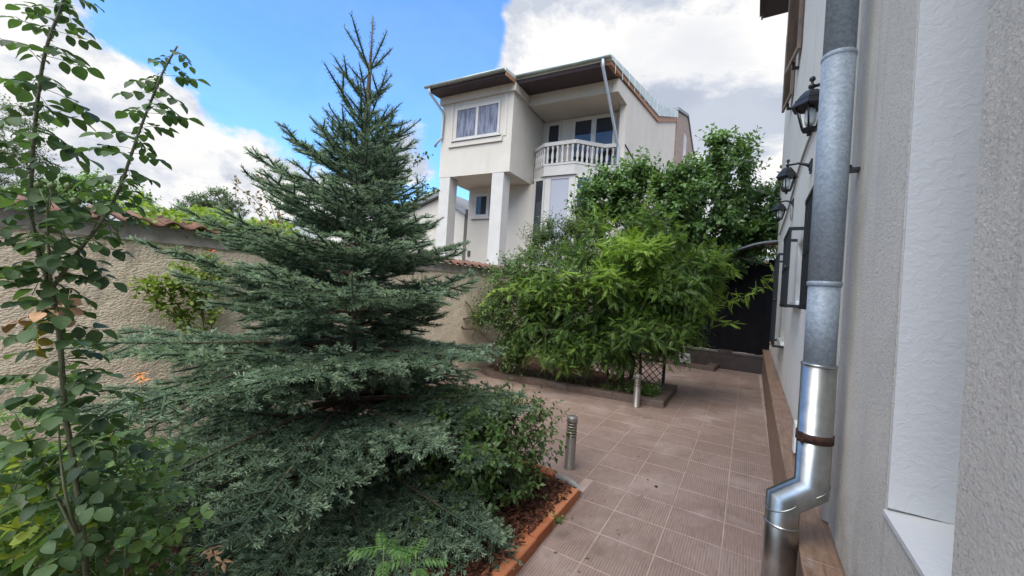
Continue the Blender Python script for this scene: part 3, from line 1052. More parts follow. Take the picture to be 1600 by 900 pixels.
def lantern(loc, wall_x, label):
    t = thing("wall_lantern", label, "wall lamp", loc, -0.011, "black wall lanterns along the cream wall")
    # hung by its cap from a short arm; z = 0 at the lower tip, 0.31 at the finial
    MB().lathe([(0.001, 0.31), (0.012, 0.302), (0.014, 0.29), (0.006, 0.28), (0.006, 0.268), (0.016, 0.262), (0.016, 0.25), (0.009, 0.246), (0.009, 0.235)], n=12).build("finial", M_BLACK, t)
    MB().lathe([(0.012, 0.238), (0.03, 0.232), (0.052, 0.208), (0.066, 0.186), (0.072, 0.184), (0.072, 0.178), (0.082, 0.160), (0.088, 0.152), (0.088, 0.146), (0.060, 0.146)], n=6, smooth=False, rot=0.3).build("cap", M_BLACK, t)
    fr = MB()
    for k in range(6):
        a = 2 * PI * k / 6 + 0.3
        fr.tube([(0.066 * math.cos(a), 0.066 * math.sin(a), 0.147), (0.034 * math.cos(a), 0.034 * math.sin(a), 0.034)], 0.0045, 5)
    fr.lathe([(0.036, 0.040), (0.040, 0.034), (0.034, 0.024), (0.014, 0.018), (0.010, 0.008), (0.012, 0.003), (0.003, 0.0)], n=6, smooth=False, rot=0.3)
    fr.build("frame", M_BLACK, t)
    gl = MB().lathe([(0.061, 0.145), (0.031, 0.041)], n=6, smooth=False, rot=0.3)
    gl.f, gl.sm = gl.f[:6], gl.sm[:6]
    gl.build("glass", M_LAMPGL, t)
    MB().lathe([(0.012, 0.145), (0.022, 0.135), (0.027, 0.11), (0.025, 0.07), (0.018, 0.055), (0.004, 0.05)], n=12).build("bulb", M_BULB, t)
    dx = wall_x - loc[0]
    ar = MB().tube([(0.0, 0, 0.255), (dx * 0.45, 0, 0.265), (dx * 0.8, 0, 0.245), (dx - 0.006, 0, 0.225)], [0.008, 0.010, 0.014, 0.018], 8)
    ar.box((dx - 0.014, -0.045, 0.175), (dx, 0.045, 0.285)).box((dx - 0.022, -0.03, 0.20), (dx - 0.014, 0.03, 0.262))
    ar.build("arm", M_BLACK, t)
    return t


for y, x, z, lb in ((2.50, 0.222, 2.475, "nearest black wall lantern, half hidden behind the zinc downpipe"),
                    (4.2, 0.236, 2.575, "middle black wall lantern with its arm and wall plate in full view"),
                    (6.1, 0.286, 2.665, "smallest and farthest black wall lantern, seen against the tree leaves")):
    lantern((x, y, z), 0.358 + 0.011 * y + 0.004, lb)

# ================================================================== GARDEN WALL (left)
gw = thing("garden_wall", "tan rough stucco boundary wall with a terracotta tile coping", "wall", (-4.27, 0, 0))
y0, y1, z1 = -2.5, 10.6, 1.80
ny, nz = 640, 100
yy, zz = np.meshgrid(np.linspace(y0, y1, ny), np.linspace(-0.05, z1, nz))
dx = np.array([0.005 * mnoise.noise((a * 7, b * 9, 0.0)) + 0.005 * min(0.25, mnoise.noise((a * 30, b * 46, 2.0))) + 0.0035 * mnoise.noise((a * 62, b * 80, 5.0)) for a, b in zip(yy.ravel(), zz.ravel())])
V = np.stack([dx, yy.ravel(), zz.ravel()], 1)
ii = np.arange(ny * nz).reshape(nz, ny)
F = np.stack([ii[:-1, :-1].ravel(), ii[:-1, 1:].ravel(), ii[1:, 1:].ravel(), ii[1:, :-1].ravel()], 1)
link("stucco_face", np_mesh("stucco_face", V, F, M_GARDEN, smooth=True), None, gw)
box("wall_core", M_MORTAR, (-0.24, y0, -0.05), (-0.018, y1, 1.905), gw)
mo = MB()
mp = []
for k in range(160):
    y = y0 + (y1 - y0) * k / 159
    mp.append((y, 1.80 + 0.010 * mnoise.noise((y * 6, 0, 0)) - 0.012))
mo.prism(mp + [(y1, 1.925), (y0, 1.925)], "x", -0.018, 0.016)
mo.build("mortar_band", M_MORTAR, gw)


def pantile():
    """S-profile tile, 0.2 wide along y, 0.34 down the slope along x."""
    n = 12
    top = []
    for k in range(n + 1):
        t = k / n
        z = 0.030 * math.sin(PI * min(1, t / 0.55)) ** 1.2 if t < 0.55 else -0.014 * math.sin(PI * (t - 0.55) / 0.45)
        top.append((-0.1 + 0.212 * t, z))
    mb = MB()
    vs, fs = [], []
    for x, zo in ((-0.22, 0.075), (0.085, 0.0)):
        for y, z in top:
            vs.append((x, y, z + zo))
        for y, z in top:
            vs.append((x, y, z + zo - 0.016))
    m = n + 1
    for k in range(n):
        fs += [(k, k + 1, 2 * m + k + 1, 2 * m + k), (m + k, 3 * m + k, 3 * m + k + 1, m + k + 1), (2 * m + k, 2 * m + k + 1, 3 * m + k + 1, 3 * m + k), (k, m + k, m + k + 1, k + 1)]
    fs += [(0, 2 * m, 3 * m, m), (n, m + n, 3 * m + n, 2 * m + n)]
    return mb.add(vs, fs, True).mesh("coping_tile", M_RTILE)


pm = pantile()
y = y0 + 0.1
while y < y1:
    o = link("coping_tile", pm, None, gw)
    o.location = (0.0 + random.uniform(-0.008, 0.008), y, 1.942 + random.uniform(-0.006, 0.006))
    o.rotation_euler = (random.uniform(-0.03, 0.03), random.uniform(-0.02, 0.02), random.uniform(-0.03, 0.03))
    y += 0.2

# ================================================================== VILLA
villa = thing("villa", "two storey white villa with pillars, corner balcony and brown eaves", "house", (0, 0, 0), R(3))


def su(v):
    return -3.65 + 0.0513 * (v - 12.6)


vb = MB()
vb.box((-10.15, 14.45, 0), (-3.60, 15.25, 5.855))                 # ground storey front wall
vb.box((-10.15, 15.26, 0), (-3.75, 25.0, 5.85)).box((-10.15, 15.52, 5.86), (-3.75, 25.0, 9.0))                    # body
vb.build("ground_storey_wall", M_VILLA, villa)
bx = MB()
bx.box((-10.40, 12.60, 5.86), (-7.13, 15.40, 8.82))
bx.box((-10.40, 15.41, 5.86), (-10.16, 25.0, 9.2))
bx.build("projecting_room", M_VILLA, villa)
fb = MB().box((-10.50, 12.50, 8.80), (-7.03, 13.9, 9.09))
fb.build("fascia_band", M_VILLA, villa)
for u0_, u1_ in ((-7.50, -7.36), (-9.98, -9.84)):
    box("pilaster_strip", M_VILLA, (u0_, 12.575, 7.21), (u1_, 12.599, 8.8), villa)
for u0 in (-10.35, -7.87):
    box("pillar", M_VTRIM, (u0, 12.61, 0), (u0 + 0.50, 13.12, 5.858), villa)
box("balcony_back_wall", M_VILLA, (-7.12, 15.30, 5.86), (-3.76, 15.50, 8.72), villa)
box("balcony_ceiling", M_VILLA, (-7.029, 13.75, 8.73), (-3.80, 15.6, 9.17), villa)
# side wall with sloping top
sw = MB()
prof = [(14.9, 0.0), (14.9, 8.75), (13.75, 8.72), (13.75, 9.18), (20.2, 10.2), (25.3, 12.25), (25.3, 0.0)]
n = len(prof)
vs = [(su(v), v, z) for v, z in prof] + [(su(v) - 0.24, v, z) for v, z in prof]
sw.add(vs, [tuple(range(n)), tuple(range(2 * n - 1, n - 1, -1))] + [(k, k + n, (k + 1) % n + n, (k + 1) % n) for k in range(n)])
sw.build("side_wall", M_VILLA, villa)

# roof: sheet metal above, boards below
topl = [(12.55, 9.33), (20.0, 10.96), (25.3, 12.83)]
midl = [(12.60, 9.20), (20.1, 10.42), (25.35, 12.48)]
botl = [(12.65, 9.08), (20.2, 10.18), (25.40, 12.24)]


def roof_strip(tl, bl, off, u_left, name, m):
    vs = []
    for v, z in tl:
        vs += [(u_left, v, z), (su(v) + off, v, z)]
    for v, z in bl:
        vs += [(u_left, v, z), (su(v) + off, v, z)]
    k = 2 * len(tl)
    fs = []
    for i in range(len(tl) - 1):
        a = 2 * i
        fs += [(a, a + 1, a + 3, a + 2), (k + a, k + a + 2, k + a + 3, k + a + 1), (a + 1, k + a + 1, k + a + 3, a + 3), (a, a + 2, k + a + 2, k + a)]
    fs += [(0, k, k + 1, 1), (k - 2, k - 1, 2 * k - 1, 2 * k - 2)]
    return MB().add(vs, fs).build(name, m, villa)


rf = roof_strip(topl, midl, 0.10, -10.55, "roof", M_METALROOF)
roof_strip(midl, botl, 0.06, -3.95, "fascia_board", M_FASCIA)
roof_strip(midl, botl, -0.35, -7.09, "roof_underside", M_SOFFIT)
seam = []
for (a, b) in zip(topl, topl[1:]):
    for k in range(9):
        t = (k + 0.5) / 9
        v, z = a[0] + (b[0] - a[0]) * t, a[1] + (b[1] - a[1]) * t
        vm, zm = midl[0][0], 0
        seam.append((v, z))
sm_ = MB()
for v, z in seam:
    sm_.box((su(v) + 0.101, v - 0.012, z - 0.5), (su(v) + 0.112, v + 0.012, z + 0.01))
tag(sm_.build("sheet_seam", M_METALROOF, rf), kind="stuff")
MB().prism([(11.78, 9.15), (12.56, 9.20), (12.56, 9.34), (11.78, 9.24)], "x", -10.62, -7.06).build("front_roof", M_METALROOF, villa)
MB().prism([(11.86, 9.04), (12.56, 9.09), (12.56, 9.19), (11.86, 9.14)], "x", -10.55, -7.08).build("front_soffit", M_SOFFIT, villa)
MB().prism([(12.65, 9.08), (13.76, 9.18), (13.76, 9.30), (12.65, 9.20)], "x", -7.10, -3.72).build("balcony_soffit", M_SOFFIT, villa)
MB().prism([(11.80, 8.98), (12.56, 9.05), (12.56, 9.20), (11.80, 9.14)], "x", -7.078, -7.05).build("barge_board", M_FASCIA, villa)


def gutter(a, b, v, z, r=0.075):
    mb = MB()
    vs, fs = [], []
    n = 8
    for u in (a, b):
        for k in range(n + 1):
            t = PI + PI * k / n
            vs.append((u, v + r * math.cos(t), z + r * math.sin(t)))
        for k in range(n + 1):
            t = PI + PI * k / n
            vs.append((u, v + (r - 0.012) * math.cos(t), z + (r - 0.012) * math.sin(t)))
    m = n + 1
    for k in range(n):
        fs += [(k, k + 1, 2 * m + k + 1, 2 * m + k), (m + k, 3 * m + k, 3 * m + k + 1, m + k + 1), (k, m + k, m + k + 1, k + 1), (2 * m + k, 2 * m + k + 1, 3 * m + k + 1, 3 * m + k)]
    fs += [(0, 2 * m, 3 * m, m), (n, m + n, 3 * m + n, 2 * m + n)]
    gt = mb.add(vs, fs, True).build("gutter", M_GUTTER, villa)
    br = MB()
    for k in range(int((b - a) / 0.75) + 1):
        u = a + 0.3 + 0.75 * k
        if u < b:
            br.tube([(u, v + (r + 0.006) * math.cos(PI + PI * j / 8), z + (r + 0.006) * math.sin(PI + PI * j / 8)) for j in range(9)], 0.008, 4)
    br.build("gutter_bracket", M_GUTTER, gt)


gutter(-10.66, -7.06, 11.74, 9.20)
gutter(-7.04, -3.56, 12.50, 9.30)
MB().tube([(-10.45, 11.76, 9.12), (-10.45, 11.80, 8.95), (-10.33, 12.50, 8.50), (-10.30, 12.52, 8.3), (-10.32, 12.52, 7.45), (-10.50, 12.45, 7.25), (-10.62, 12.5, 7.12)], 0.05, 10).build("rain_pipe", M_ZINC, villa)
MB().tube([(-3.83, 12.50, 9.22), (-3.83, 12.55, 8.98), (-3.76, 14.80, 7.22), (-3.74, 14.84, 7.05), (-3.74, 14.84, 2.0)], 0.052, 10).build("rain_pipe", M_ZINC, villa)


def villa_window(u0, u1, z0, z1, v, panes, glass, fw=0.09, proud=0.05, sill=True, mul=0.11):
    fr = MB()
    fr.box((u0, v - proud, z0), (u0 + fw, v - 0.001, z1)).box((u1 - fw, v - proud, z0), (u1, v - 0.001, z1))
    fr.box((u0 + fw, v - proud + 0.002, z0), (u1 - fw, v - 0.001, z0 + fw)).box((u0 + fw, v - proud + 0.002, z1 - fw), (u1 - fw, v - 0.001, z1))
    wi = (u1 - u0 - 2 * fw) / panes
    for k in range(1, panes):
        c = u0 + fw + wi * k
        fr.box((c - mul / 2, v - proud + 0.003, z0 + fw), (c + mul / 2, v - 0.001, z1 - fw))
    f = fr.build("window_frame", M_VTRIM, villa)
    for k in range(panes):
        a = u0 + fw + wi * k + (mul / 2 if k else 0)
        b = u0 + fw + wi * (k + 1) - (mul / 2 if k < panes - 1 else 0)
        o = box("pane", glass, (a, v - 0.022, z0 + fw), (b, v - 0.012, z1 - fw), f)
    if sill:
        MB().slab((u0 - 0.10, v - 0.12, z0 - 0.06), (u1 + 0.10, v - 0.002, z0 - 0.001), 0.01).build("window_sill", M_VTRIM, f)
    return f


villa_window(-9.72, -7.66, 7.28, 8.56, 12.60, 2, M_GLASSB)
MB().box((-9.98, 12.53, 7.02), (-7.50, 12.599, 7.20)).build("sill_band", M_VILLA, villa)
villa_window(-6.92, -6.28, 6.5, 8.62, 15.30, 1, M_GLASS, fw=0.10)
villa_window(-5.78, -3.98, 6.5, 8.66, 15.30, 2, M_GLASS, fw=0.12, mul=0.2)
villa_window(-9.85, -9.05, 4.55, 5.62, 14.45, 1, M_GLASS, fw=0.14)
box("wall_box", M_DARKT, (-10.02, 14.40, 2.85), (-9.9, 14.449, 3.1), villa)

# corner balcony: slab, bay windows under it, balusters and rail
BAL = [(-7.10, 14.62), (-6.43, 14.12), (-5.17, 14.12), (-4.30, 14.95), (-3.80, 15.0)]
MB().prism(BAL + [(-3.80, 15.28), (-7.10, 15.28)], "z", 6.05, 6.44).build("balcony_slab", M_VTRIM, villa)
MB().prism([(-7.09, 14.60), (-6.44, 14.10), (-5.16, 14.10), (-4.28, 14.93), (-3.82, 14.98), (-3.82, 15.1), (-4.33, 15.05), (-5.22, 14.22), (-6.40, 14.22), (-7.09, 14.72)], "z", 6.441, 6.52).build("balcony_kerb", M_VTRIM, villa)
rail = MB().prism([(-7.09, 14.56), (-6.45, 14.07), (-5.15, 14.07), (-4.27, 14.90), (-3.80, 14.95), (-3.80, 15.12), (-4.34, 15.07), (-5.22, 14.24), (-6.39, 14.24), (-7.09, 14.74)], "z", 7.20, 7.34)
rail.build("handrail", M_VTRIM, villa)
bal = MB().lathe([(0.055, 0), (0.055, 0.06), (0.04, 0.07), (0.045, 0.11), (0.035, 0.13), (0.060, 0.26), (0.055, 0.34), (0.035, 0.46), (0.030, 0.50), (0.045, 0.53), (0.032, 0.56), (0.055, 0.60), (0.055, 0.68)], n=10).mesh("baluster", M_VTRIM)
ctr = [(-7.07, 14.65), (-6.42, 14.15), (-5.19, 14.15), (-4.31, 14.98), (-3.85, 15.03)]
for (a, b), cnt in zip(zip(ctr, ctr[1:]), (5, 6, 6, 2)):
    for k in range(cnt):
        t = (k + 0.5) / cnt
        o = link("baluster", bal, None, villa)
        o.location = (a[0] + (b[0] - a[0]) * t, a[1] + (b[1] - a[1]) * t, 6.521)
# glazed bay below the balcony
bay = [(-6.95, 14.44), (-6.38, 14.26), (-5.15, 14.26), (-4.55, 14.44)]
bw = MB()
for (a, b) in zip(bay, bay[1:]):
    d = Vector((b[0] - a[0], b[1] - a[1], 0))
    Ln = d.length
    d.normalize()
    nn = Vector((d.y, -d.x, 0))
    f = MB()

    def bb(s0, s1, z0_, z1_, o0, o1):
        p = [Vector((a[0], a[1], 0)) + d * s + nn * o for s, o in ((s0, o0), (s1, o0), (s1, o1), (s0, o1))]
        return [(q.x, q.y, z0_) for q in p] + [(q.x, q.y, z1_) for q in p]
    BF = [(0, 3, 2, 1), (4, 5, 6, 7), (0, 1, 5, 4), (1, 2, 6, 5), (2, 3, 7, 6), (3, 0, 4, 7)]
    e = 0.24 if Ln > 1 else 0.10
    f.add(bb(0, e, 1.5, 6.045, 0, 0.05), BF).add(bb(Ln - e, Ln, 1.5, 6.045, 0, 0.05), BF).add(bb(e, Ln - e, 5.93, 6.045, 0, 0.048), BF).add(bb(e, Ln - e, 1.5, 3.2, 0, 0.048), BF)
    fo = f.build("bay_frame", M_VTRIM, villa)
    MB().add(bb(e, Ln - e, 3.2, 5.93, 0.012, 0.02), BF).build("pane", M_GLASSW if Ln > 1 else M_GLASS, fo)
# clad rear gable and its slim window
clad = MB()
base = bpy.data.objects.new("clad_gable", None)
COL.objects.link(base)
base.parent = villa
vv = np.linspace(25.45, 34.2, 15)
for k in range(14):
    a, b = vv[k] + 0.02, vv[k + 1] - 0.02
    zt = lambda v: 12.85 + (14.1 - 12.85) * (v - 25.4) / 4.0 if v < 29.4 else 14.1 - (14.1 - 12.45) * (v - 29.4) / 4.9
    prof = [(a, 6.0), (b, 6.0), (b, zt(b)), (a, zt(a))]
    vs = [(su(v) + 0.05, v, z) for v, z in prof] + [(su(v) - 0.1, v, z) for v, z in prof]
    MB().add(vs, [(0, 1, 2, 3), (7, 6, 5, 4)] + [(i, i + 4, (i + 1) % 4 + 4, (i + 1) % 4) for i in range(4)]).build("cladding_board", M_CLAD, base)
prof = [(25.3, 12.95), (29.4, 14.2), (34.4, 12.5), (34.5, 6.0), (34.5, 12.9), (29.4, 14.45), (25.3, 13.15)]
for i, (a, b) in enumerate((((25.3, 12.9), (29.4, 14.15)), ((29.4, 14.15), (34.35, 12.45)))):
    vs = [(su(v) + o_, v, z + dz) for v, z in (a, b) for o_ in (-3, 0.12) for dz in (0, 0.18)]
    MB().add(vs, [(0, 2, 3, 1), (4, 5, 7, 6), (2, 6, 7, 3), (0, 1, 5, 4), (1, 3, 7, 5), (0, 4, 6, 2)]).build("gable_verge", M_GREYROOF, base)
p = [(28.2, 10.6), (29.2, 10.6), (29.2, 12.6), (28.2, 12.6)]
f = MB()
vs = [(su(v) + 0.10, v, z) for v, z in p] + [(su(v) + 0.051, v, z) for v, z in p]
f.add(vs, [(0, 1, 2, 3)] + [(i, i + 4, (i + 1) % 4 + 4, (i + 1) % 4) for i in range(4)]).build("gable_window", M_GLASSW, base)
# cable on the side wall
MB().tube([(su(14.95) + 0.02, 14.95, 7.25), (su(18) + 0.02, 18.0, 6.9), (su(22) + 0.02, 22.0, 6.3)], 0.02, 5).build("wall_cable", M_BLACK, villa)

# dark wicker chair on the balcony
ch = thing("balcony_chair", "dark round backed chair half seen behind the white balusters", "chair", (0, 0, 0), R(3))
MB().box((-5.4, 14.45, 6.80), (-4.95, 14.85, 6.86)).build("seat", M_ROOMDARK, ch)
rb = MB().lathe([(0.0, -0.02), (0.22, -0.02), (0.25, 0), (0.22, 0.02), (0.0, 0.02)], n=18)
rb.v = [(-5.17 + x, 14.87 + z, 7.0 + y * 1.05) for x, y, z in rb.v]
rb.build("backrest", M_ROOMDARK, ch)
for u, v in ((-5.38, 14.47), (-4.97, 14.47), (-5.38, 14.83), (-4.97, 14.83)):
    box("leg", M_ROOMDARK, (u - 0.02, v - 0.02, 6.44), (u + 0.02, v + 0.02, 6.80), ch)

# lower gabled house behind the villa on the left
lh = thing("gabled_house", "low pale house with a grey roof behind the spruce and the villa pillars", "house", (0, 0, 0), R(3))
MB().prism([(-18.5, 0), (-12.15, 0), (-12.15, 5.35), (-13.8, 6.25), (-18.5, 4.6)], "y", 17.0, 26.0).build("wall", M_VILLA, lh)
for name, pl in (("roof", [(-19.0, 4.62), (-13.8, 6.28), (-13.8, 6.68), (-19.0, 5.02)]), ("roof", [(-13.79, 6.28), (-11.9, 5.2), (-11.9, 5.50), (-13.79, 6.68)])):
    r_ = MB().prism(pl, "y", 16.7, 26.3).build(name, M_GREYROOF, lh)
MB().tube([(-19.0, 16.66, 4.9), (-13.8, 16.66, 6.56)], 0.05, 6).build("verge_flashing", M_GUTTER, lh)
MB().box((-14.05, 16.6, 6.55), (-13.0, 16.7, 6.62)).build("ridge_cap", M_GUTTER, lh)

# ================================================================== GATE END OF THE YARD
lw = thing("low_wall", "low dark tiled wall under the black gate at the end of the path", "wall", (0, 10.6, 0))
box("wall", M_DARKT, (-3.9, 0.0, -0.05), (0.47, 0.35, 0.345), lw)
for k in range(11):
    MB().slab((-3.9 + 0.395 * k + 0.002, -0.012, 0.346), (-3.9 + 0.395 * (k + 1) - 0.002, 0.36, 0.37), 0.004).build("cap_tile", M_DARKT, lw)
gt = thing("gate", "tall black boarded gate filling the dark end of the path", "gate", (0, 10.72, 0))
bd = MB().slab((-0.104, 0, 0.41), (0.0965, 0.03, 2.52), 0.004).mesh("board", M_GATE)
x = -3.75
while x < 0.30:
    o = link("board", bd, None, gt)
    o.location = (x + 0.1, 0.012 * (int(round(x / 0.2)) % 2), random.uniform(-0.004, 0.004))
    x += 0.2
MB().box((-3.78, 0.045, 0.55), (0.42, 0.08, 0.63)).box((-3.78, 0.045, 2.3), (0.42, 0.08, 2.38)).build("rail", M_GATE, gt)
box("gate_post", M_GATE, (0.36, -0.01, 0.371), (0.475, 0.07, 2.6), gt)
bxl = MB().slab((-0.55, -0.13, 0.371), (-0.25, 0.10, 0.44), 0.01)
tag(bxl.build("stone_slab", M_DARKT), "dark flat stone lying on the low wall before the gate", "stone")
bxl_o = bpy.data.objects["stone_slab"]
bxl_o.location = (0, 10.72, 0)
# salmon house glimpsed beyond the gate
sh = thing("salmon_house", "salmon coloured house glimpsed above the black gate", "house", (0, 0, 0))
MB().box((-0.6, 19, 0), (3.5, 25, 2.95)).build("wall", M_SALMON, sh)
MB().prism([(-0.9, 2.95), (4, 2.95), (1.5, 3.5)], "y", 18.6, 25.4).build("roof", M_RTILE, sh)
# curved canopy over the gate
cn = thing("canopy", "grey curved canopy roof jutting from the house over the gate", "canopy", (0, 0, 0))
arc = [(-0.62 + 1.1 * t, 2.56 + 0.36 * math.sin(PI / 2 * t)) for t in np.linspace(0, 1, 13)]
MB().prism(arc + [(x, z - 0.02) for x, z in arc[::-1]], "y", 9.75, 10.68).build("canopy_sheet", M_CANOPY, cn)
for yv in (9.74, 10.2, 10.66):
    MB().tube([(x, yv, z - 0.03) for x, z in arc], 0.014, 6).build("rib", M_GREYROOF, cn)
MB().tube([(-0.60, 9.72, 2.57), (-0.60, 10.68, 2.57)], 0.02, 6).build("front_rail", M_GREYROOF, cn)
MB().tube([(-0.45, 9.80, 2.62), (0.44, 9.80, 2.35)], 0.012, 6).build("brace", M_BLACK, cn)

# ================================================================== PLANTER BEDS


def kerb_run(parent, a, b, z0, z1, w, piece=0.36, side=1):
    a, b = Vector((*a, 0)), Vector((*b, 0))
    d = (b - a)
    L_ = d.length
    d.normalize()
    nn = Vector((-d.y, d.x, 0)) * side
    n = max(1, round(L_ / piece))
    for k in range(n):
        s0, s1 = L_ * k / n + 0.002, L_ * (k + 1) / n - 0.002
        o = MB().slab((0, 0 if side > 0 else -w, z0), (s1 - s0, w if side > 0 else 0, z1 + random.uniform(-0.002, 0.002)), 0.005).build("kerb_tile", M_KERB, parent)
        p = a + d * s0
        o.location = (p.x, p.y, 0)
        o.rotation_euler = (0, 0, math.atan2(d.y, d.x))


pb = thing("planter_kerb", "brown tiled kerb round the bed of the light green wisteria", "kerb")
kerb_run(pb, (-3.80, 5.74), (-0.97, 5.985), -0.02, 0.10, 0.14)
kerb_run(pb, (-0.955, 5.99), (-0.955, 7.30), -0.02, 0.099, 0.20, side=1)
kerb_run(pb, (-3.82, 5.74), (-4.22, 6.0), -0.02, 0.10, 0.14, side=-1)
mbk = MB()
mbk.add([(-4.25, 6.05, 0.055), (-1.15, 6.12, 0.055), (-1.15, 7.3, 0.055), (-4.25, 7.9, 0.06), (-4.25, 6.05, -0.02), (-1.15, 6.12, -0.02)], [(0, 1, 2, 3), (0, 4, 5, 1)])
tag(mbk.build("bed_soil", M_SOIL), kind="structure")
fk = thing("far_planter_kerb", "small brown tiled kerb of the far bed beside the gate", "kerb")
kerb_run(fk, (-2.9, 10.25), (-0.58, 9.89), -0.02, 0.10, 0.14, side=1)
kerb_run(fk, (-0.565, 9.90), (-0.50, 10.55), -0.02, 0.10, 0.2, side=1)
mbk = MB().add([(-4.2, 10.35, 0.06), (-0.8, 10.0, 0.06), (-0.75, 10.6, 0.06), (-4.2, 10.6, 0.06)], [(0, 1, 2, 3)])
tag(mbk.build("far_bed_soil", M_SOIL), kind="structure")
st = thing("concrete_block", "pale grey concrete block with a tap pipe in the far bed", "block", (-1.25, 10.02, 0.10))
MB().prism([(-0.19, 0), (0.19, 0), (0.165, 0.20), (-0.13, 0.22)], "y", -0.06, 0.08).build("block", M_CONC, st)
MB().tube([(0.02, 0, 0.2), (0.02, 0, 0.38), (0.08, -0.03, 0.38)], 0.012, 6).build("tap_pipe", M_ZINC, st)

# brick edging of the spruce bed
be = thing("brick_edging", "row of orange bricks edging the mulch under the spruce", "edging")
bm_ = MB().slab((-0.055, -0.118, -0.03), (0.055, 0.118, 0.075), 0.006).mesh("brick", M_BRICK)
y = 2.80
while y > 0.2:
    o = link("brick", bm_, None, be)
    o.location = (-1.09 + 0.012 * (2.8 - y) + random.uniform(-0.003, 0.003), y, random.uniform(-0.003, 0.003))
    o.rotation_euler = (random.uniform(-0.01, 0.01), random.uniform(-0.015, 0.015), random.uniform(-0.012, 0.012))
    y -= 0.243
x = -1.42
while x > -3.4:
    o = link("brick", bm_, None, be)
    o.location = (x, 3.04 + random.uniform(-0.004, 0.004), random.uniform(-0.003, 0.003))
    o.rotation_euler = (random.uniform(-0.01, 0.01), random.uniform(-0.01, 0.01), PI / 2 + random.uniform(-0.02, 0.02))
    x -= 0.245
strip = MB()
ap = [(-1.30 + 0.26 * math.sin(t) * 1.0, 2.93 + 0.13 * math.cos(t)) for t in np.linspace(-0.1, PI * 0.62, 14)]
vs, fs = [], []
for i, (a, b) in enumerate(ap):
    vs += [(a, b, 0.0), (a, b, 0.07), (a - 0.012, b - 0.006, 0.07), (a - 0.012, b - 0.006, 0.0)]
    if i:
        q = 4 * (i - 1)
        fs += [(q + j, q + (j + 1) % 4, q + 4 + (j + 1) % 4, q + 4 + j) for j in range(4)]
fs += [(0, 1, 2, 3)]
tag(strip.add(vs, fs, True).build("edging_strip", M_CONC), "curved grey edging strip joining the two rows of orange bricks", "edging")

# ------------------------------------------------------------------ bollard lights


def bollard(loc, label):
    t = thing("bollard_light", label, "garden light", loc, 0, "steel bollard lights on the paving")
    MB().lathe([(0.052, 0), (0.052, 0.004), (0.047, 0.008), (0.047, 0.285), (0.044, 0.29)], n=24).build("post", M_BRUSH, t)
    MB().lathe([(0.034, 0.28), (0.034, 0.415)], n=16).build("lens", M_LENS, t)
    for k in range(5):
        z = 0.300 + 0.025 * k
        MB().lathe([(0.036, z), (0.048, z), (0.049, z + 0.004), (0.040, z + 0.012), (0.036, z + 0.012)], n=24).build("louvre_ring", M_BRUSH, t)
    MB().lathe([(0.036, 0.418), (0.049, 0.418), (0.050, 0.424), (0.049, 0.462), (0.045, 0.468), (0.0, 0.470)], n=24).build("cap", M_BRUSH, t)


bollard((-1.302, 3.366, 0), "near steel bollard light standing alone on the open paving")
bollard((-1.29, 5.80, 0), "far steel bollard light standing against the kerb of the wisteria bed")

# ------------------------------------------------------------------ trellis
tr = thing("lattice_trellis", "black diamond lattice trellis with its post under the wisteria", "trellis", (-1.15, 7.05, 0.06))
MB().box((-0.022, -0.022, 0), (0.022, 0.022, 1.25)).build("post", M_BLACK, tr)
MB().box((-2.122, -0.022, 0), (-2.078, 0.022, 1.1)).build("post", M_BLACK, tr)
for k in range(26):
    for s in (1, -1):
        a = -2.30 + 0.115 * k
        b = a + 0.36 * s
        p0, p1 = (a, 0.06), (b, 0.44)
        lo, hi = -2.08, -0.022
        pts = []
        x0, z0 = p0
        x1, z1_ = p1
        if max(x0, x1) < lo or min(x0, x1) > hi:
            continue

        def clip(x0, z0, x1, z1_):
            dx_ = x1 - x0
            t0, t1 = 0.0, 1.0
            for lim, sg in ((lo, 1), (hi, -1)):
                f0, f1 = sg * (x0 - lim), sg * (x1 - lim)
                if f0 < 0 and f1 < 0:
                    return None
                if f0 < 0:
                    t0 = max(t0, f0 / (f0 - f1))
                elif f1 < 0:
                    t1 = min(t1, f0 / (f0 - f1))
            if t1 - t0 < 0.05:
                return None
            return (x0 + dx_ * t0, z0 + (z1_ - z0) * t0), (x0 + dx_ * t1, z0 + (z1_ - z0) * t1)
        c = clip(x0, z0, x1, z1_)
        if c:
            (xa, za), (xb, zb) = c
            MB().tube([(xa, 0.006 * s, za), (xb, 0.006 * s, zb)], 0.0075, 4).build("lattice_slat", M_BLACK, tr)
MB().box((-2.078, -0.016, 0.43), (-0.022, 0.016, 0.455)).build("rail", M_BLACK, tr)
MB().slab((-0.09, -0.09, -0.04), (0.09, 0.09, 0.004), 0.004).build("footing", M_CONC, tr)

# ================================================================== SPRUCE
spruce = thing("spruce_tree", "dense blue green spruce filling the middle of the garden", "spruce", (-2.57, 1.96, 0.05))
SPX = np.array([-2.57, 1.96, 0.05])
MB().tube(curve_pts([(0, 0, 0), (0.02, 0.0, 0.8), (-0.01, 0.0, 1.8), (0.0, 0.0, 2.7), (0.0, 0.0, 3.2)]), list(np.linspace(0.075, 0.010, 25)), 9).build("trunk", M_BARK, spruce)
axes = []      # (pts array, needle_from t, tint) for needles
wood = MB()
Rt = np.array([(0.10, 1.45), (0.4, 1.52), (0.8, 1.48), (1.1, 1.24), (1.4, 1.02), (1.7, 0.84), (2.0, 0.66), (2.3, 0.50), (2.6, 0.40), (3.0, 0.38), (3.2, 0.30)])


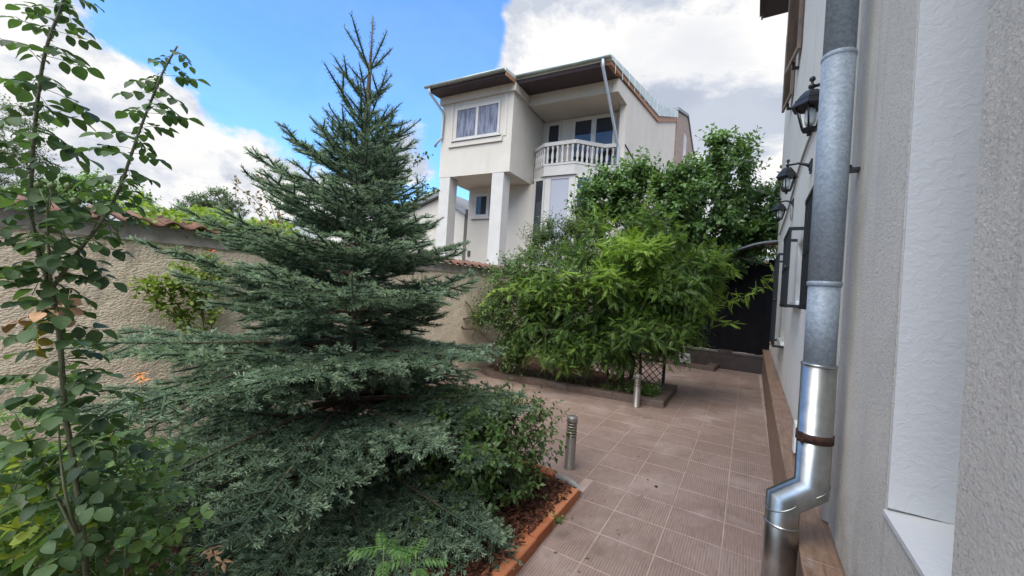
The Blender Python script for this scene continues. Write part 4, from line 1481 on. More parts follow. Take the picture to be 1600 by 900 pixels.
def grow(p, d, L_, steps, gravity, tipup, jit=0.03):
    pts = [np.array(p, float)]
    d = unit(d)
    for k in range(steps):
        t = (k + 1) / steps
        d = unit(d + np.array([0, 0, -gravity * (1 - t) + tipup * t]) / steps + rng.normal(0, jit, 3))
        pts.append(pts[-1] + d * L_ / steps)
    return np.array(pts)


def spruce_branch(h, az, L_, el, sag=0.25, tip=0.45, dens=1.0):
    d0 = np.array([math.cos(az) * math.cos(el), math.sin(az) * math.cos(el), math.sin(el)])
    steps = max(4, int(L_ / 0.08))
    main = grow((0, 0, h), d0, L_, steps, sag, tip, 0.02)
    wood.tube(main, list(np.linspace(0.004 + 0.006 * L_, 0.002, len(main))), 5, cap=False)
    bt = random.uniform(0.0, 0.5)
    axes.append((main, 0.35 if L_ > 0.5 else 0.1, bt + 0.2))
    s = 0.22 * L_ if L_ > 0.5 else 0.08
    side = random.choice((-1, 1))
    while s < L_ * 0.97:
        x = s / L_ * steps
        i = min(int(x), steps - 1)
        q = main[i] + (main[i + 1] - main[i]) * (x - i)
        ax = unit(main[i + 1] - main[i])
        lat = unit(np.cross(ax, [0, 0, 1])) * side
        rem = L_ - s
        ll = min(0.55, 0.46 * rem + 0.07) * random.uniform(0.75, 1.15)
        ang = R(random.uniform(45, 62))
        d = ax * math.cos(ang) + lat * math.sin(ang) + np.array([0, 0, random.uniform(-0.42, 0.02) if h < 1.3 else random.uniform(-0.2, 0.15)])
        ns = max(2, int(ll / 0.07))
        lp = grow(q, d, ll, ns, 0.18, 0.25, 0.03)
        if ll > 0.15:
            wood.tube(lp, list(np.linspace(0.0035, 0.0018, len(lp))), 3, cap=False)
        axes.append((lp, 0.0, bt + random.uniform(0, 0.35)))
        if ll > 0.13:
            s2 = 0.06
            sd2 = random.choice((-1, 1))
            while s2 < ll * 0.95:
                y_ = s2 / ll * ns
                j = min(int(y_), ns - 1)
                q2 = lp[j] + (lp[j + 1] - lp[j]) * (y_ - j)
                ax2 = unit(lp[j + 1] - lp[j])
                lt2 = unit(np.cross(ax2, [0, 0, 1])) * sd2
                l2 = min(0.18, 0.45 * (ll - s2) + 0.055) * random.uniform(0.7, 1.15)
                d2 = ax2 * 0.66 + lt2 * 0.75 + np.array([0, 0, random.uniform(-0.25, 0.12)])
                axes.append((grow(q2, d2, l2, 2, 0.1, 0.15, 0.03), 0.0, bt + random.uniform(0.05, 0.5)))
                s2 += random.uniform(0.046, 0.070) / dens
                sd2 = -sd2
        s += random.uniform(0.046, 0.074) / dens
        side = -side


az0 = 0.3
# whorls: wide drooping tiers below, closer rising ones above
for h, nb, lift in ((0.20, 17, 3), (0.60, 20, 7), (0.98, 19, 10), (1.30, 17, 15), (1.56, 15, 19), (1.80, 12, 24), (2.00, 11, 28), (2.20, 9, 33), (2.36, 8, 38)):
    L0 = float(np.interp(h, Rt[:, 0], Rt[:, 1]))
    az0 += random.uniform(0.3, 0.6)
    low = h < 1.3
    for k in range(nb):
        az = az0 + 2 * PI * k / nb + random.uniform(-0.16, 0.16)
        Lb = L0 * random.uniform(0.82, 1.10)
        if math.cos(az - 3.65) > 0.6:
            Lb *= 1.14
        if math.cos(az - 0.54) > 0.5:
            Lb *= 0.90
        spruce_branch(h + random.uniform(-0.035, 0.035), az, Lb, R(lift + random.uniform(-4, 4)), sag=0.50 if low else 0.25, tip=0.18 if low else 0.35)
    # short inner branches that close the view to the trunk
    for k in range(15 if h < 1.5 else 9):
        spruce_branch(h + random.uniform(0.04, 0.30), random.uniform(0, 2 * PI), L0 * random.uniform(0.35, 0.72), R(lift + random.uniform(0, 14)), dens=0.9)
for k in range(14):
    spruce_branch(random.uniform(0.12, 0.30), random.uniform(-0.75, 0.06), random.uniform(1.25, 1.64), random.uniform(-0.03, 0.10), sag=0.4, tip=0.25)
for hh, nn, Ls, el in ((2.46, 7, 0.52, 40), (2.66, 6, 0.44, 44), (2.88, 6, 0.37, 49), (3.14, 6, 0.33, 48)):
    for k in range(nn):
        az = 2 * PI * k / nn + random.uniform(-0.25, 0.25) + hh * 3
        e_ = R(el + random.uniform(-14, 10))
        d0 = np.array([math.cos(az) * math.cos(e_), math.sin(az) * math.cos(e_), math.sin(e_)])
        lp = grow((0, 0, hh + random.uniform(-0.03, 0.02)), d0, Ls * random.uniform(0.75, 1.15), 5, 0.1, 0.2, 0.02)
        wood.tube(lp, [0.005, 0.0045, 0.004, 0.0035, 0.0025, 0.002], 4, cap=False)
        axes.append((lp, 0.0, 0.1))
        if hh < 3.0:
            for j_ in (1, 2, 3):
                for s_ in (-1, 1):
                    if random.random() < (0.8 if hh < 2.6 else 0.42):
                        ax2 = unit(lp[j_ + 1] - lp[j_])
                        axes.append((grow(lp[j_], ax2 * 0.75 + unit(np.cross(ax2, [0, 0, 1])) * s_ * 0.65 + np.array([0, 0, 0.1]), Ls * random.uniform(0.22, 0.4), 2, 0, 0.1), 0.0, 0.1))
axes.append((np.array([(0, 0, 3.18), (0.0, 0, 3.24), (0.004, 0, 3.3), (0.0, 0.0, 3.53)]), 0.0, 0.1))
wood.tube([(0, 0, 3.1), (0.004, 0, 3.3), (0, 0, 3.52)], [0.012, 0.007, 0.003], 5)
NP, ND, NT_ = [], [], []
total = 0.0
for pts, t0, tint in axes:
    seg = pts[1:] - pts[:-1]
    sl = np.linalg.norm(seg, axis=1)
    Ltot = sl.sum()
    total += Ltot * (1 - t0)
    nn = int(Ltot * (1 - t0) * 520) + 12
    s = (t0 + (1 - t0) * rng.random(nn)) * Ltot
    cum = np.concatenate([[0], np.cumsum(sl)])
    idx = np.clip(np.searchsorted(cum, s, side="right") - 1, 0, len(sl) - 1)
    a = seg[idx] / sl[idx][:, None]
    p = pts[idx] + a * (s - cum[idx])[:, None]
    up = np.array([0.12, 0.07, 1.0])
    s1 = np.cross(a, up)
    s1 /= np.maximum(np.linalg.norm(s1, axis=1, keepdims=True), 1e-6)
    s2 = np.cross(s1, a)
    ph = rng.random(nn) * 2 * PI
    ph = np.where(rng.random(nn) < 0.4, rng.uniform(-0.35, PI + 0.35, nn), ph)
    side = s1 * np.cos(ph)[:, None] + s2 * np.sin(ph)[:, None]
    ang = np.where(s > Ltot - 0.025, rng.uniform(0.15, 0.7, nn), rng.uniform(0.75, 1.15, nn))
    NP.append(p)
    ND.append(a * np.cos(ang)[:, None] + side * np.sin(ang)[:, None])
    ends = 0.45 * np.clip((s - (Ltot - 0.07)) / 0.07, 0, 1)
    NT_.append(np.clip(tint * 0.75 + ends + rng.uniform(-0.12, 0.12, nn), 0, 1))
NP, ND, NT_ = np.concatenate(NP), np.concatenate(ND), np.concatenate(NT_)
nn = len(NP)
print("spruce shoot metres", round(total), "needles", nn, "axes", len(axes))
side = np.cross(ND, rng.normal(0, 1, (nn, 3)))
side /= np.linalg.norm(side, axis=1, keepdims=True)
ln = rng.uniform(0.022, 0.033, nn)[:, None]
hw = 0.0019
flip = (rng.random(nn) < 0.55)[:, None]
tipp = NP + ND * ln
wide, point = np.where(flip, tipp, NP), np.where(flip, NP, tipp)
V = np.stack([wide - side * hw, wide + side * hw, point], 1).reshape(-1, 3)
F = np.arange(nn * 3).reshape(-1, 3)
CV, CF_, CT = [], [], []
nb_ = 0
for pts, t0, tint in axes:
    k0 = int(t0 * (len(pts) - 1))
    q = pts[k0:]
    a = np.gradient(q, axis=0)
    a /= np.maximum(np.linalg.norm(a, axis=1, keepdims=True), 1e-9)
    u1 = np.cross(a, [0.12, 0.07, 1.0])
    u1 /= np.maximum(np.linalg.norm(u1, axis=1, keepdims=True), 1e-6)
    u2 = np.cross(u1, a)
    rr = np.full(len(q), 0.0075)
    rr[-1] = 0.003
    ring = np.stack([q + rr[:, None] * (u1 * math.cos(b) + u2 * math.sin(b)) for b in (0.5, 2.6, 4.7)], 1).reshape(-1, 3)
    CV.append(ring)
    i_ = np.arange(len(q) - 1) * 3
    for b in range(3):
        c_ = (b + 1) % 3
        CF_.append(np.stack([i_ + b, i_ + c_, i_ + 3 + c_], 1) + nb_)
        CF_.append(np.stack([i_ + b, i_ + 3 + c_, i_ + 3 + b], 1) + nb_)
    CT.append(np.full(len(ring), tint * 0.1))  # core tinted dark: the shadow between the needles is put into the colour
    nb_ += len(ring)
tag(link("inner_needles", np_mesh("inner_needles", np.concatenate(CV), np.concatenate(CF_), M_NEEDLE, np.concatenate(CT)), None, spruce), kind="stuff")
tag(link("needles", np_mesh("needles", V, F, M_NEEDLE, np.repeat(NT_, 3)), None, spruce), kind="stuff")
tag(wood.build("branches", M_TWIG, spruce), kind="stuff")

# ================================================================== WISTERIA
wi = thing("wisteria", "light green wisteria bush with feathery leaves over the black trellis", "wisteria", (-1.75, 6.75, 0.05))
WO = np.array([-1.75, 6.75, 0.05])
blobs = [(at(985, 418, 6.4), 0.62), (at(900, 440, 6.6), 0.55), (at(1055, 445, 6.2), 0.55), (at(960, 490, 6.2), 0.70), (at(1045, 500, 6.2), 0.55),
         (at(880, 515, 6.5), 0.55), (at(955, 528, 6.3), 0.40), (at(1005, 515, 6.4), 0.36), (at(905, 545, 6.5), 0.36), (at(965, 548, 6.4), 0.30), (at(1080, 440, 6.3), 0.36), (at(930, 395, 6.6), 0.42), (at(1000, 385, 6.5), 0.36), (at(845, 455, 6.7), 0.42), (at(835, 520, 6.6), 0.38), (at(1062, 492, 6.3), 0.34)]
lv = Leaves()
CLW = clump_set(blobs, 130, 0.16, 0.36, 0.18)
for k in range(3300):
    if k % 10 < 7:
        c, r, od, ct = CLW[k % len(CLW)]
        p, d = on_blob(c - WO, r, (1, 1, 0.8), -0.45)
        d = unit(d + od * 0.7)
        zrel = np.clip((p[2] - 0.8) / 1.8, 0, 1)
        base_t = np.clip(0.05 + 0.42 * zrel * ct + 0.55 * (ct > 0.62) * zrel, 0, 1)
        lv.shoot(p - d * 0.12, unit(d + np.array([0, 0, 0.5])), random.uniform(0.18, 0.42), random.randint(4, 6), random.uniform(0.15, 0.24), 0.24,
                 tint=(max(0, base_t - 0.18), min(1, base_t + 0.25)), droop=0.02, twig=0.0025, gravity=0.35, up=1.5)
    else:
        c, r = random.choice(blobs)
        p, d = on_blob(c - WO, r * 0.85, (1, 1, 0.95), -0.9)
        lv.shoot(p - d * 0.15, unit(d + np.array([0, 0, 0.1])), random.uniform(0.2, 0.4), 5, random.uniform(0.18, 0.26), 0.24, tint=(0.0, 0.22), droop=0.4, twig=0.0025, gravity=0.9, up=1.0)
for k in range(16):
    c, r, od, ct = CLW[(k * 5) % len(CLW)]
    q = c - WO
    d = unit(od + np.array([-0.1, -0.1, 0.8]) + rng.normal(0, 0.25, 3))
    for st in range(11):
        q2 = q + d * 0.075
        if q2[2] < 0.75:
            break
        d = unit(d + np.array([0, 0, -0.16]) + rng.normal(0, 0.06, 3))
        lv.tw.tube([q, q2], 0.0025, 3, cap=False)
        for rep_ in range(2):
            sd_ = unit(np.cross(d, [0, 0, 1])) * (1 if rep_ else -1)
            lv.leaf(q2, unit(sd_ + d * 0.5 + rng.normal(0, 0.2, 3)), unit(np.array([0, 0, 1]) + rng.normal(0, 0.2, 3)), random.uniform(0.11, 0.19) * (1.1 - 0.05 * st), 0.2, random.uniform(0.55, 1.0))
        q = q2
# long trailing runners to the right
for path in ([(1100, 455, 6.4), (1140, 470, 6.6), (1165, 462, 6.9), (1195, 448, 7.1), (1212, 420, 7.2)], [(1080, 400, 6.4), (1110, 395, 6.5), (1135, 410, 6.6), (1150, 430, 6.6)],
             [(1060, 510, 6.1), (1090, 505, 6.1), (1100, 490, 6.1), (1112, 480, 6.1)], [(990, 400, 6.2), (985, 375, 6.2), (995, 350, 6.2)], [(1085, 455, 6.2), (1120, 500, 6.2), (1150, 505, 6.3)]):
    pts = curve_pts([at(*q) - WO for q in path], 6)
    lv.tw.tube(pts, 0.004, 4, cap=False)
    for q, q2 in zip(pts, pts[1:]):
        for rep in range(2):
            dd = unit(unit(q2 - q) * 0.3 + rng.normal(0, 0.6, 3) + np.array([0, 0, -0.1]))
            lv.leaf(q, dd, unit(np.array([0, 0, 1]) + rng.normal(0, 0.3, 3)), random.uniform(0.12, 0.22), 0.2, random.uniform(0.5, 1.0))
V, F = leaf_arrays(lv.P, lv.D, lv.N, lv.L, lv.L, T_WIST)
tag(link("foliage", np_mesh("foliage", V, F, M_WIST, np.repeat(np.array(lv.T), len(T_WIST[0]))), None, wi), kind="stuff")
tag(lv.tw.build("twigs", M_TWIG, wi), kind="stuff")
for k in range(6):
    b = np.array([random.uniform(-0.35, 0.25), random.uniform(-0.2, 0.2), 0.0])
    tgt = blobs[k][0] - WO
    pts = curve_pts([b, b + np.array([random.uniform(-0.1, 0.1), random.uniform(-0.1, 0.1), 0.5]), b * 0.4 + tgt * 0.6, tgt], 5)
    MB().tube(pts, list(np.linspace(0.028, 0.008, len(pts))), 7).build("stem", M_BARK, wi)

# low leafy plant between trellis and kerb
gp = thing("ground_plant", "low dark leafy plant in the corner of the wisteria bed", "plant", (-1.3, 6.35, 0.06))
lv = Leaves()
for k in range(120):
    p = np.array([rng.normal(0.0, 0.30), rng.normal(0, 0.11), 0.0])
    p[0] = np.clip(p[0], -0.7, 0.16)
    lv.shoot(p, (random.uniform(-.5, .5), random.uniform(-.6, .3), 1), random.uniform(0.10, 0.24), 8, 0.05, 0.035, tint=(0.2, 0.9), gravity=0.3)
lv.build(gp, T_SMALL, M_SHRUB, M_STEMG)
gp2 = thing("weed_patch", "scattered green weeds on the soil behind the brown kerb", "weeds", (-2.7, 6.05, 0.06))
lv = Leaves()
for k in range(90):
    p = np.array([random.uniform(-1.1, 0.9), random.uniform(-0.05, 0.35), 0.0])
    lv.shoot(p, (random.uniform(-.6, .6), random.uniform(-.6, .3), 1), random.uniform(0.05, 0.14), 6, 0.04, 0.028, tint=(0.2, 1), gravity=0.4)
lv.build(gp2, T_SMALL, M_SHRUB, M_STEMG)

# ------------------------------------------------------------------ climber on the garden wall, with bare stems
cr = thing("wall_climber", "dark leafy climber with bare brown stems on the tan wall beside the wisteria", "climber", (-3.9, 6.6, 0.05))
CO = np.array([-3.9, 6.6, 0.05])
lv = Leaves()
cb_ = [(at(800, 440, 7.0), 0.42), (at(840, 420, 7.0), 0.42), (at(815, 490, 6.9), 0.45), (at(850, 520, 6.8), 0.45), (at(770, 490, 7.0), 0.25), (at(800, 545, 6.8), 0.3), (at(860, 470, 6.9), 0.5)]
for k in range(1300):
    c, r = random.choice(cb_)
    p, d = on_blob(c - CO, r, (1, 1, 1.0), -0.9)
    br_ = random.random() < 0.3 and p[2] > 1.0
    lv.shoot(p - d * 0.1, unit(d + np.array([0.1, -0.1, 0.4])), random.uniform(0.15, 0.38), random.randint(7, 11), 0.075, 0.045,
             tint=(0.5, 1) if br_ else (0.0, 0.45), droop=0.25, gravity=0.7, up=0.8)
lv.build(cr, T_SMALL, M_CLIMB, M_TWIG)
for path in ([(800, 575, 6.75), (775, 545, 6.85), (745, 515, 6.95), (722, 512, 6.9), (712, 480, 6.9), (713, 455, 6.95), (735, 440, 7.0)],
             [(722, 512, 6.9), (715, 500, 6.9), (738, 495, 6.95), (733, 478, 6.95), (715, 460, 6.9)], [(790, 570, 6.75), (778, 560, 6.8), (740, 530, 6.9), (745, 512, 6.95)], [(712, 480, 6.9), (706, 455, 6.9), (720, 430, 7.0)]):
    pts = curve_pts([at(*q) - CO for q in path], 6)
    MB().tube(pts, list(np.linspace(0.022, 0.008, len(pts))), 6).build("stem", M_BARK, cr)
sp = Leaves()
for q in ((735, 440, 7.0), (720, 430, 7.0), (738, 495, 6.95), (745, 515, 6.95), (760, 480, 6.95), (728, 500, 6.9), (770, 450, 7.0)):
    for k in range(6):
        sp.shoot(at(*q) - CO + rng.normal(0, 0.06, 3), rng.normal(0, 1, 3) + (0.4, 0, 0.4), 0.25, 8, 0.055, 0.034, tint=(0.2, 0.9))
sp.build(cr, T_SMALL, M_CLIMB, M_TWIG, "side_shoots", "side_twigs")

# ================================================================== BROAD-LEAVED TREES BEHIND


def broad_tree(name, label, cat, base, blobs, nshoot, ll, lw, m, limb=8, tint=(0, 0.75), up=0.6, top_tint=0.3, slen=(0.25, 0.5), nl=(8, 13), bot=-0.6):
    t = thing(name, label, cat, base)
    B = np.array(base)
    lv = Leaves()
    w = np.array([r ** 2 for _, r in blobs])
    w /= w.sum()
    zs = [c[2] + r for c, r in blobs]
    zlo, zhi = min(c[2] - r for c, r in blobs), max(zs)
    rm = float(np.mean([r for _, r in blobs]))
    cls = clump_set(blobs, max(12, nshoot // 22), rm * 0.28, rm * 0.55)
    for k in range(nshoot):
        if k % 10 < 7:
            c, r, od, ct = cls[k % len(cls)]
        else:
            c, r = blobs[rng.choice(len(blobs), p=w)]
            od, ct = np.zeros(3), 0.15
        p, d = on_blob(c - B, r, (1, 1, 0.85), bot)
        d = unit(d + od * 0.6)
        hh = (p[2] + B[2] - zlo) / (zhi - zlo)
        sprig = k % 40 == 0 and hh > 0.55
        lo_t = tint[0] + top_tint * hh + 0.25 * (ct - 0.5)
        lv.shoot(p - d * 0.12, unit(d + np.array([0, 0, up + (1.0 if sprig else 0)])), random.uniform(*slen) * (1.5 if sprig else 1), random.randint(*nl), ll, lw,
                 tint=(np.clip(lo_t, 0, 1), np.clip(lo_t + 0.45 * tint[1] * (0.5 + ct), 0, 1)), droop=0.12, gravity=0.25, twig=0.004)
    lv.build(t, T_SMALL if ll < 0.1 or m is M_FAR else T_LEAF, m, M_TWIG, "crown", "twigs")
    top = np.mean([c for c, _ in blobs], axis=0) - B
    tp = curve_pts([(0, 0, -0.1), (0.02, 0.02, top[2] * 0.35), top * np.array([0.4, 0.4, 0.6]), top], 6)
    MB().tube(tp, list(np.linspace(0.075, 0.03, len(tp))), 8).build("trunk", M_BARK, t)
    lm = MB()
    for c, r in blobs[:limb]:
        s = tp[random.randint(len(tp) // 3, len(tp) - 3)]
        e = c - B
        mid = (s + e) / 2 + np.array([random.uniform(-.2, .2), random.uniform(-.2, .2), 0.15])
        pts = curve_pts([s, mid, e], 5)
        lm.tube(pts, list(np.linspace(0.035, 0.008, len(pts))), 6)
        for j in range(5):
            d = unit(rng.normal(0, 1, 3) + np.array([0, 0, 0.5]))
            lm.tube([e, e + d * r * 0.45, e + d * r * 0.9 + np.array([0, 0, 0.05])], [0.010, 0.007, 0.003], 5)
    lm.build("limbs", M_BARK, t)
    return t


broad_tree("leafy_tree", "dark green broad leaved tree rising behind the wisteria in front of the gate", "tree", (-1.6, 10.25, 0.05),
           [(at(1090, 330, 9.2), 0.95), (at(1010, 330, 9.2), 0.85), (at(1135, 275, 9.2), 0.62), (at(1130, 240, 9.1), 0.34), (at(1175, 335, 9.3), 0.75), (at(950, 330, 9.2), 0.55), (at(1060, 285, 9.2), 0.5),
            (at(1000, 275, 9.2), 0.40), (at(1120, 375, 9.0), 0.55), (at(1198, 318, 9.4), 0.42), (at(1190, 365, 9.5), 0.4), (at(1140, 400, 9.2), 0.36), (at(1075, 395, 9.0), 0.5), (at(1110, 405, 9.0), 0.42), (at(1010, 395, 9.1), 0.5), (at(1165, 372, 9.1), 0.45), (at(1045, 385, 9.0), 0.5), (at(945, 285, 9.2), 0.32), (at(1160, 390, 9.0), 0.3)],
           2900, 0.14, 0.082, M_BROAD, limb=13)
broad_tree("plum_tree", "dull green small leaved tree beside the villa bay window", "tree", (-3.6, 9.6, 0.05),
           [(at(862, 372, 9.0), 0.32), (at(925, 345, 9.3), 0.38), (at(860, 385, 9.0), 0.45), (at(900, 390, 9.0), 0.6), (at(840, 400, 9.0), 0.35), (at(920, 360, 9.0), 0.5)],
           800, 0.08, 0.046, M_CLIMB, limb=6, tint=(0, 0.5), top_tint=0.15)

broad_tree("hedge_tree", "dark tree beyond the gate filling the gap under the grey canopy", "tree", (0.3, 12.6, 0),
           [(at(1130, 405, 11.2), 0.6), (at(1170, 400, 11.2), 0.6), (at(1210, 398, 11.3), 0.5), (at(1090, 400, 11.2), 0.5), (at(1190, 370, 11.3), 0.45)], 420, 0.13, 0.08, M_BROAD, limb=3, tint=(0, 0.4), top_tint=0.1, bot=-0.9)
# distant trees
broad_tree("distant_tree", "hazy tall tree at the left edge beyond the garden wall", "tree", (*(at(-40, 420, 16)[:2]), 0),
           [(at(-30, 250, 16), 1.9), (at(0, 200, 16), 1.0), (at(-10, 300, 16), 1.7), (at(30, 290, 16), 0.9)], 900, 0.16, 0.07, M_FAR, limb=4, slen=(0.4, 0.8), nl=(9, 13))
broad_tree("garden_tree", "rounded green tree beyond the wall between the two rose canes", "tree", (*(at(150, 420, 12)[:2]), 0),
           [(at(110, 320, 12), 0.7), (at(160, 315, 12), 0.6), (at(200, 325, 12), 0.6), (at(70, 325, 12), 0.6), (at(225, 320, 12), 0.35)], 560, 0.13, 0.08, M_BROAD, limb=5, tint=(0.2, 1), slen=(0.2, 0.45))
for px, py, lb in ((292, 318, "shorter, left of the two slim distant trees over the ivy hedge"), (312, 312, "taller, right of the two slim distant trees over the ivy hedge")):
    broad_tree("slim_tree", lb, "tree", (*(at(px, 420, 22)[:2]), 0), [(at(px, py, 22), 0.42), (at(px, py + 12, 22), 0.48), (at(px - 4, py + 25, 22), 0.55)], 130, 0.16, 0.10, M_FAR, limb=2, slen=(0.2, 0.4), nl=(7, 10))
broad_tree("bushy_tree", "wide low distant tree beside the left spruce branches", "tree", (*(at(350, 420, 20)[:2]), 0),
           [(at(340, 318, 20), 0.75), (at(362, 325, 20), 0.6), (at(325, 330, 20), 0.5)], 260, 0.16, 0.10, M_FAR, limb=3, slen=(0.2, 0.4), nl=(7, 10))

# ivy on top of the wall
iv = thing("ivy_hedge", "bright green ivy spilling over the coping of the garden wall", "ivy", (-4.6, 1.5, 1.93))
n = 4200
P = np.stack([rng.uniform(-0.75, 0.36, n), rng.uniform(-0.45, 1.0, n), rng.random(n) * 0.16 + 0.02], 1)
P[:, 2] += 0.10 * np.sin(P[:, 1] * 5.0) ** 2 - np.where(P[:, 0] > 0, 0.12 * P[:, 0] / 0.36, 0)
keep = P[:, 1] > -0.35 + 0.5 * rng.random(n)
P = P[keep]
n = len(P)
leaf_obj("foliage", P, rng.normal(0, 1, (n, 3)) + (0.6, 0, -0.3), rng.normal(0, 0.5, (n, 3)) + (0.2, 0, 1), rng.uniform(0.04, 0.075, n), rng.uniform(0.03, 0.05, n), T_LEAF, M_LIME, iv, np.clip(rng.normal(0.35, 0.25, n), 0, 1))
MB().tube([(-0.5, -0.4, 0.02), (-0.3, 0.3, 0.05), (-0.4, 0.95, 0.03)], 0.012, 5).build("stem", M_BARK, iv)

# ================================================================== SPARSE ROSE STEMS BEHIND THE SPRUCE


def sprigs(name, label, cat, base, paths, ll, lw, m, tint, r=0.004, reps=1):
    t = thing(name, label, cat, base)
    B = np.array(base)
    lv = Leaves()
    for path in paths:
        pts = curve_pts([at(*q) - B for q in path], 6)
        lv.tw.tube(pts, list(np.linspace(r, r * 0.4, len(pts))), 4, cap=False)
        for q, q2 in zip(pts[2:], pts[3:]):
            for rep_ in range(reps):
                lv.shoot(q, unit(q2 - q) * 0.4 + rng.normal(0, 0.7, 3), 0.10, 4, ll, lw, tint=tint, twig=0.0013)
    lv.build(t, T_LEAF, m, M_TWIG, "leaf_sprays", "stems")
    return t


sprigs("tall_rose", "thin stemmed rose with withered brown heads left of the spruce tip", "rose", (-3.6, 2.4, 0.05),
       [[(450, 400, 3.9), (430, 340, 3.9), (412, 290, 3.9), (405, 265, 3.9)], [(440, 380, 3.9), (405, 320, 3.9), (375, 295, 3.9), (362, 285, 3.9)], [(445, 360, 3.9), (432, 315, 3.9), (428, 285, 3.9)],
        [(440, 390, 3.8), (410, 345, 3.8), (390, 310, 3.8)]], 0.045, 0.028, leaf_mat("withered_leaf", (0.10, 0.10, 0.05), (0.25, 0.16, 0.09), 0.7, 0.3), (0, 1))
sprigs("side_rose", "leafy thin shoots arching out right of the spruce above the grey roof", "rose", (-2.9, 3.6, 0.05),
       [[(560, 400, 4.0), (590, 330, 4.0), (620, 285, 4.0), (650, 255, 4.0), (665, 240, 4.0)], [(560, 390, 4.0), (600, 340, 4.0), (640, 305, 4.0), (680, 292, 4.0)], [(580, 380, 4.0), (620, 335, 4.0), (650, 300, 4.0), (668, 270, 4.0)]],
       0.05, 0.032, M_CLIMB, (0.0, 0.6))
def on_wall(px, py, x=-4.10):
    d = at(px, py, 1.0) - EYE
    return (px, py, x / d[0])


wr = sprigs("wall_rose", "pale green climbing rose against the tan wall left of the spruce", "rose", (-4.15, 1.6, 0.05),
            [[on_wall(330, 620), on_wall(320, 520), on_wall(310, 450), on_wall(330, 405)], [on_wall(325, 560), on_wall(280, 480), on_wall(245, 445), on_wall(215, 450)], [on_wall(320, 500), on_wall(300, 440), on_wall(285, 415)],
             [on_wall(325, 540), on_wall(340, 460), on_wall(345, 420)], [on_wall(322, 530), on_wall(270, 490), on_wall(240, 465)], [on_wall(318, 480), on_wall(330, 430), on_wall(318, 400)], [on_wall(318, 490), on_wall(290, 455), on_wall(260, 430)]],
            0.055, 0.034, M_LIME, (0.0, 0.55), r=0.006, reps=4)
fl = MB()
for k in range(7):
    a = 2 * PI * k / 7
    c = at(*on_wall(330, 393, -4.05)) - np.array([-4.15, 1.6, 0.05])
    fl.add([c, c + 0.03 * np.array([math.cos(a), math.sin(a), 0.3]), c + 0.035 * np.array([math.cos(a + .5), math.sin(a + .5), 0.5]), c + 0.02 * np.array([math.cos(a + .9), math.sin(a + .9), 0.6])], [(0, 1, 2, 3)])
fl.build("flower", M_RED, wr)

# ================================================================== FOREGROUND ROSE (left)


def rose_leaf_mesh(seed, pairs=2, size=1.0, m=None):
    """A compound rose leaf: rachis and 5 or 7 serrated oval leaflets; base at origin, pointing along +y."""
    r = random.Random(seed)
    V, F, T = [], [], []
    Lr = 0.085 * size * (1 + 0.3 * (pairs - 2))
    sag = r.uniform(0.1, 0.5)

    def rach(t):
        return np.array([0.0, t * Lr, -sag * Lr * t * t])
    n = len(V)
    for k in range(7):
        q = rach(k / 6)
        for a in range(3):
            V.append(q + 0.0011 * np.array([math.cos(2.1 * a), 0, math.sin(2.1 * a)]))
    for k in range(6):
        for a in range(3):
            b = (a + 1) % 3
            F.append((n + 3 * k + a, n + 3 * k + b, n + 3 * k + 3 + b, n + 3 * k + 3 + a))
    T += [0.2] * 21
    spots = [(0.42 + 0.40 * k / max(1, pairs - 1) if pairs > 1 else 0.6, s) for k in range(pairs) for s in (-1, 1)] + [(1.0, 0)]
    for t, s in spots:
        ll = 0.045 * size * r.uniform(0.85, 1.1) * (1.15 if s == 0 else (0.85 + 0.25 * t))
        ww = ll * r.uniform(0.68, 0.84)
        d = np.array([0, 1, -0.3 - sag * 0.6]) if s == 0 else np.array([s * 0.95, 0.42 + r.uniform(-.12, .12), -0.48 + r.uniform(-.35, .2)])
        d = d / np.linalg.norm(d)
        up = unit(np.array([r.uniform(-.15, .15), 0.1, 1.0]))
        sd = unit(np.cross(d, up))
        up = np.cross(sd, d)
        b0 = rach(t) + d * (0.004 if s else 0.008)
        rows = [(0.0, 0.05), (0.14, 0.55), (0.34, 0.95), (0.55, 1.0), (0.76, 0.74), (0.92, 0.34), (1.0, 0.02)]
        n = len(V)
        curl = r.uniform(0.04, 0.38)
        tint = r.random()
        for u, w in rows:
            c = b0 + d * (u * ll) - up * (curl * ll * u * u)
            e = ww * 0.5 * w
            V += [c - sd * e + up * e * 0.28, c, c + sd * e + up * e * 0.28]
            T += [tint] * 3
        for k in range(len(rows) - 1):
            a = n + 3 * k
            F += [(a, a + 1, a + 4, a + 3), (a + 1, a + 2, a + 5, a + 4)]
    return np_mesh("leaf", np.array(V), np.array(F), m or M_ROSE, np.array(T), smooth=True)


LEAF5 = [rose_leaf_mesh(k, 2) for k in range(7)]
LEAF7 = [rose_leaf_mesh(20 + k, 3) for k in range(3)]
LEAFB = [rose_leaf_mesh(40 + k, 2 + k % 2, 0.98) for k in range(5)]


def place_leaf(mesh, parent, p, d, upv, sc):
    d = Vector(unit(d))
    up = Vector(unit(upv))
    x = d.cross(up)
    if x.length < 1e-3:
        x = d.orthogonal()
    x.normalize()
    z = x.cross(d)
    M3 = Matrix((x, d, z)).transposed()
    o = link("leaf", mesh, None, parent)
    o.matrix_local = Matrix.Translation(Vector(p)) @ M3.to_4x4() @ Matrix.Scale(sc, 4)
    return o


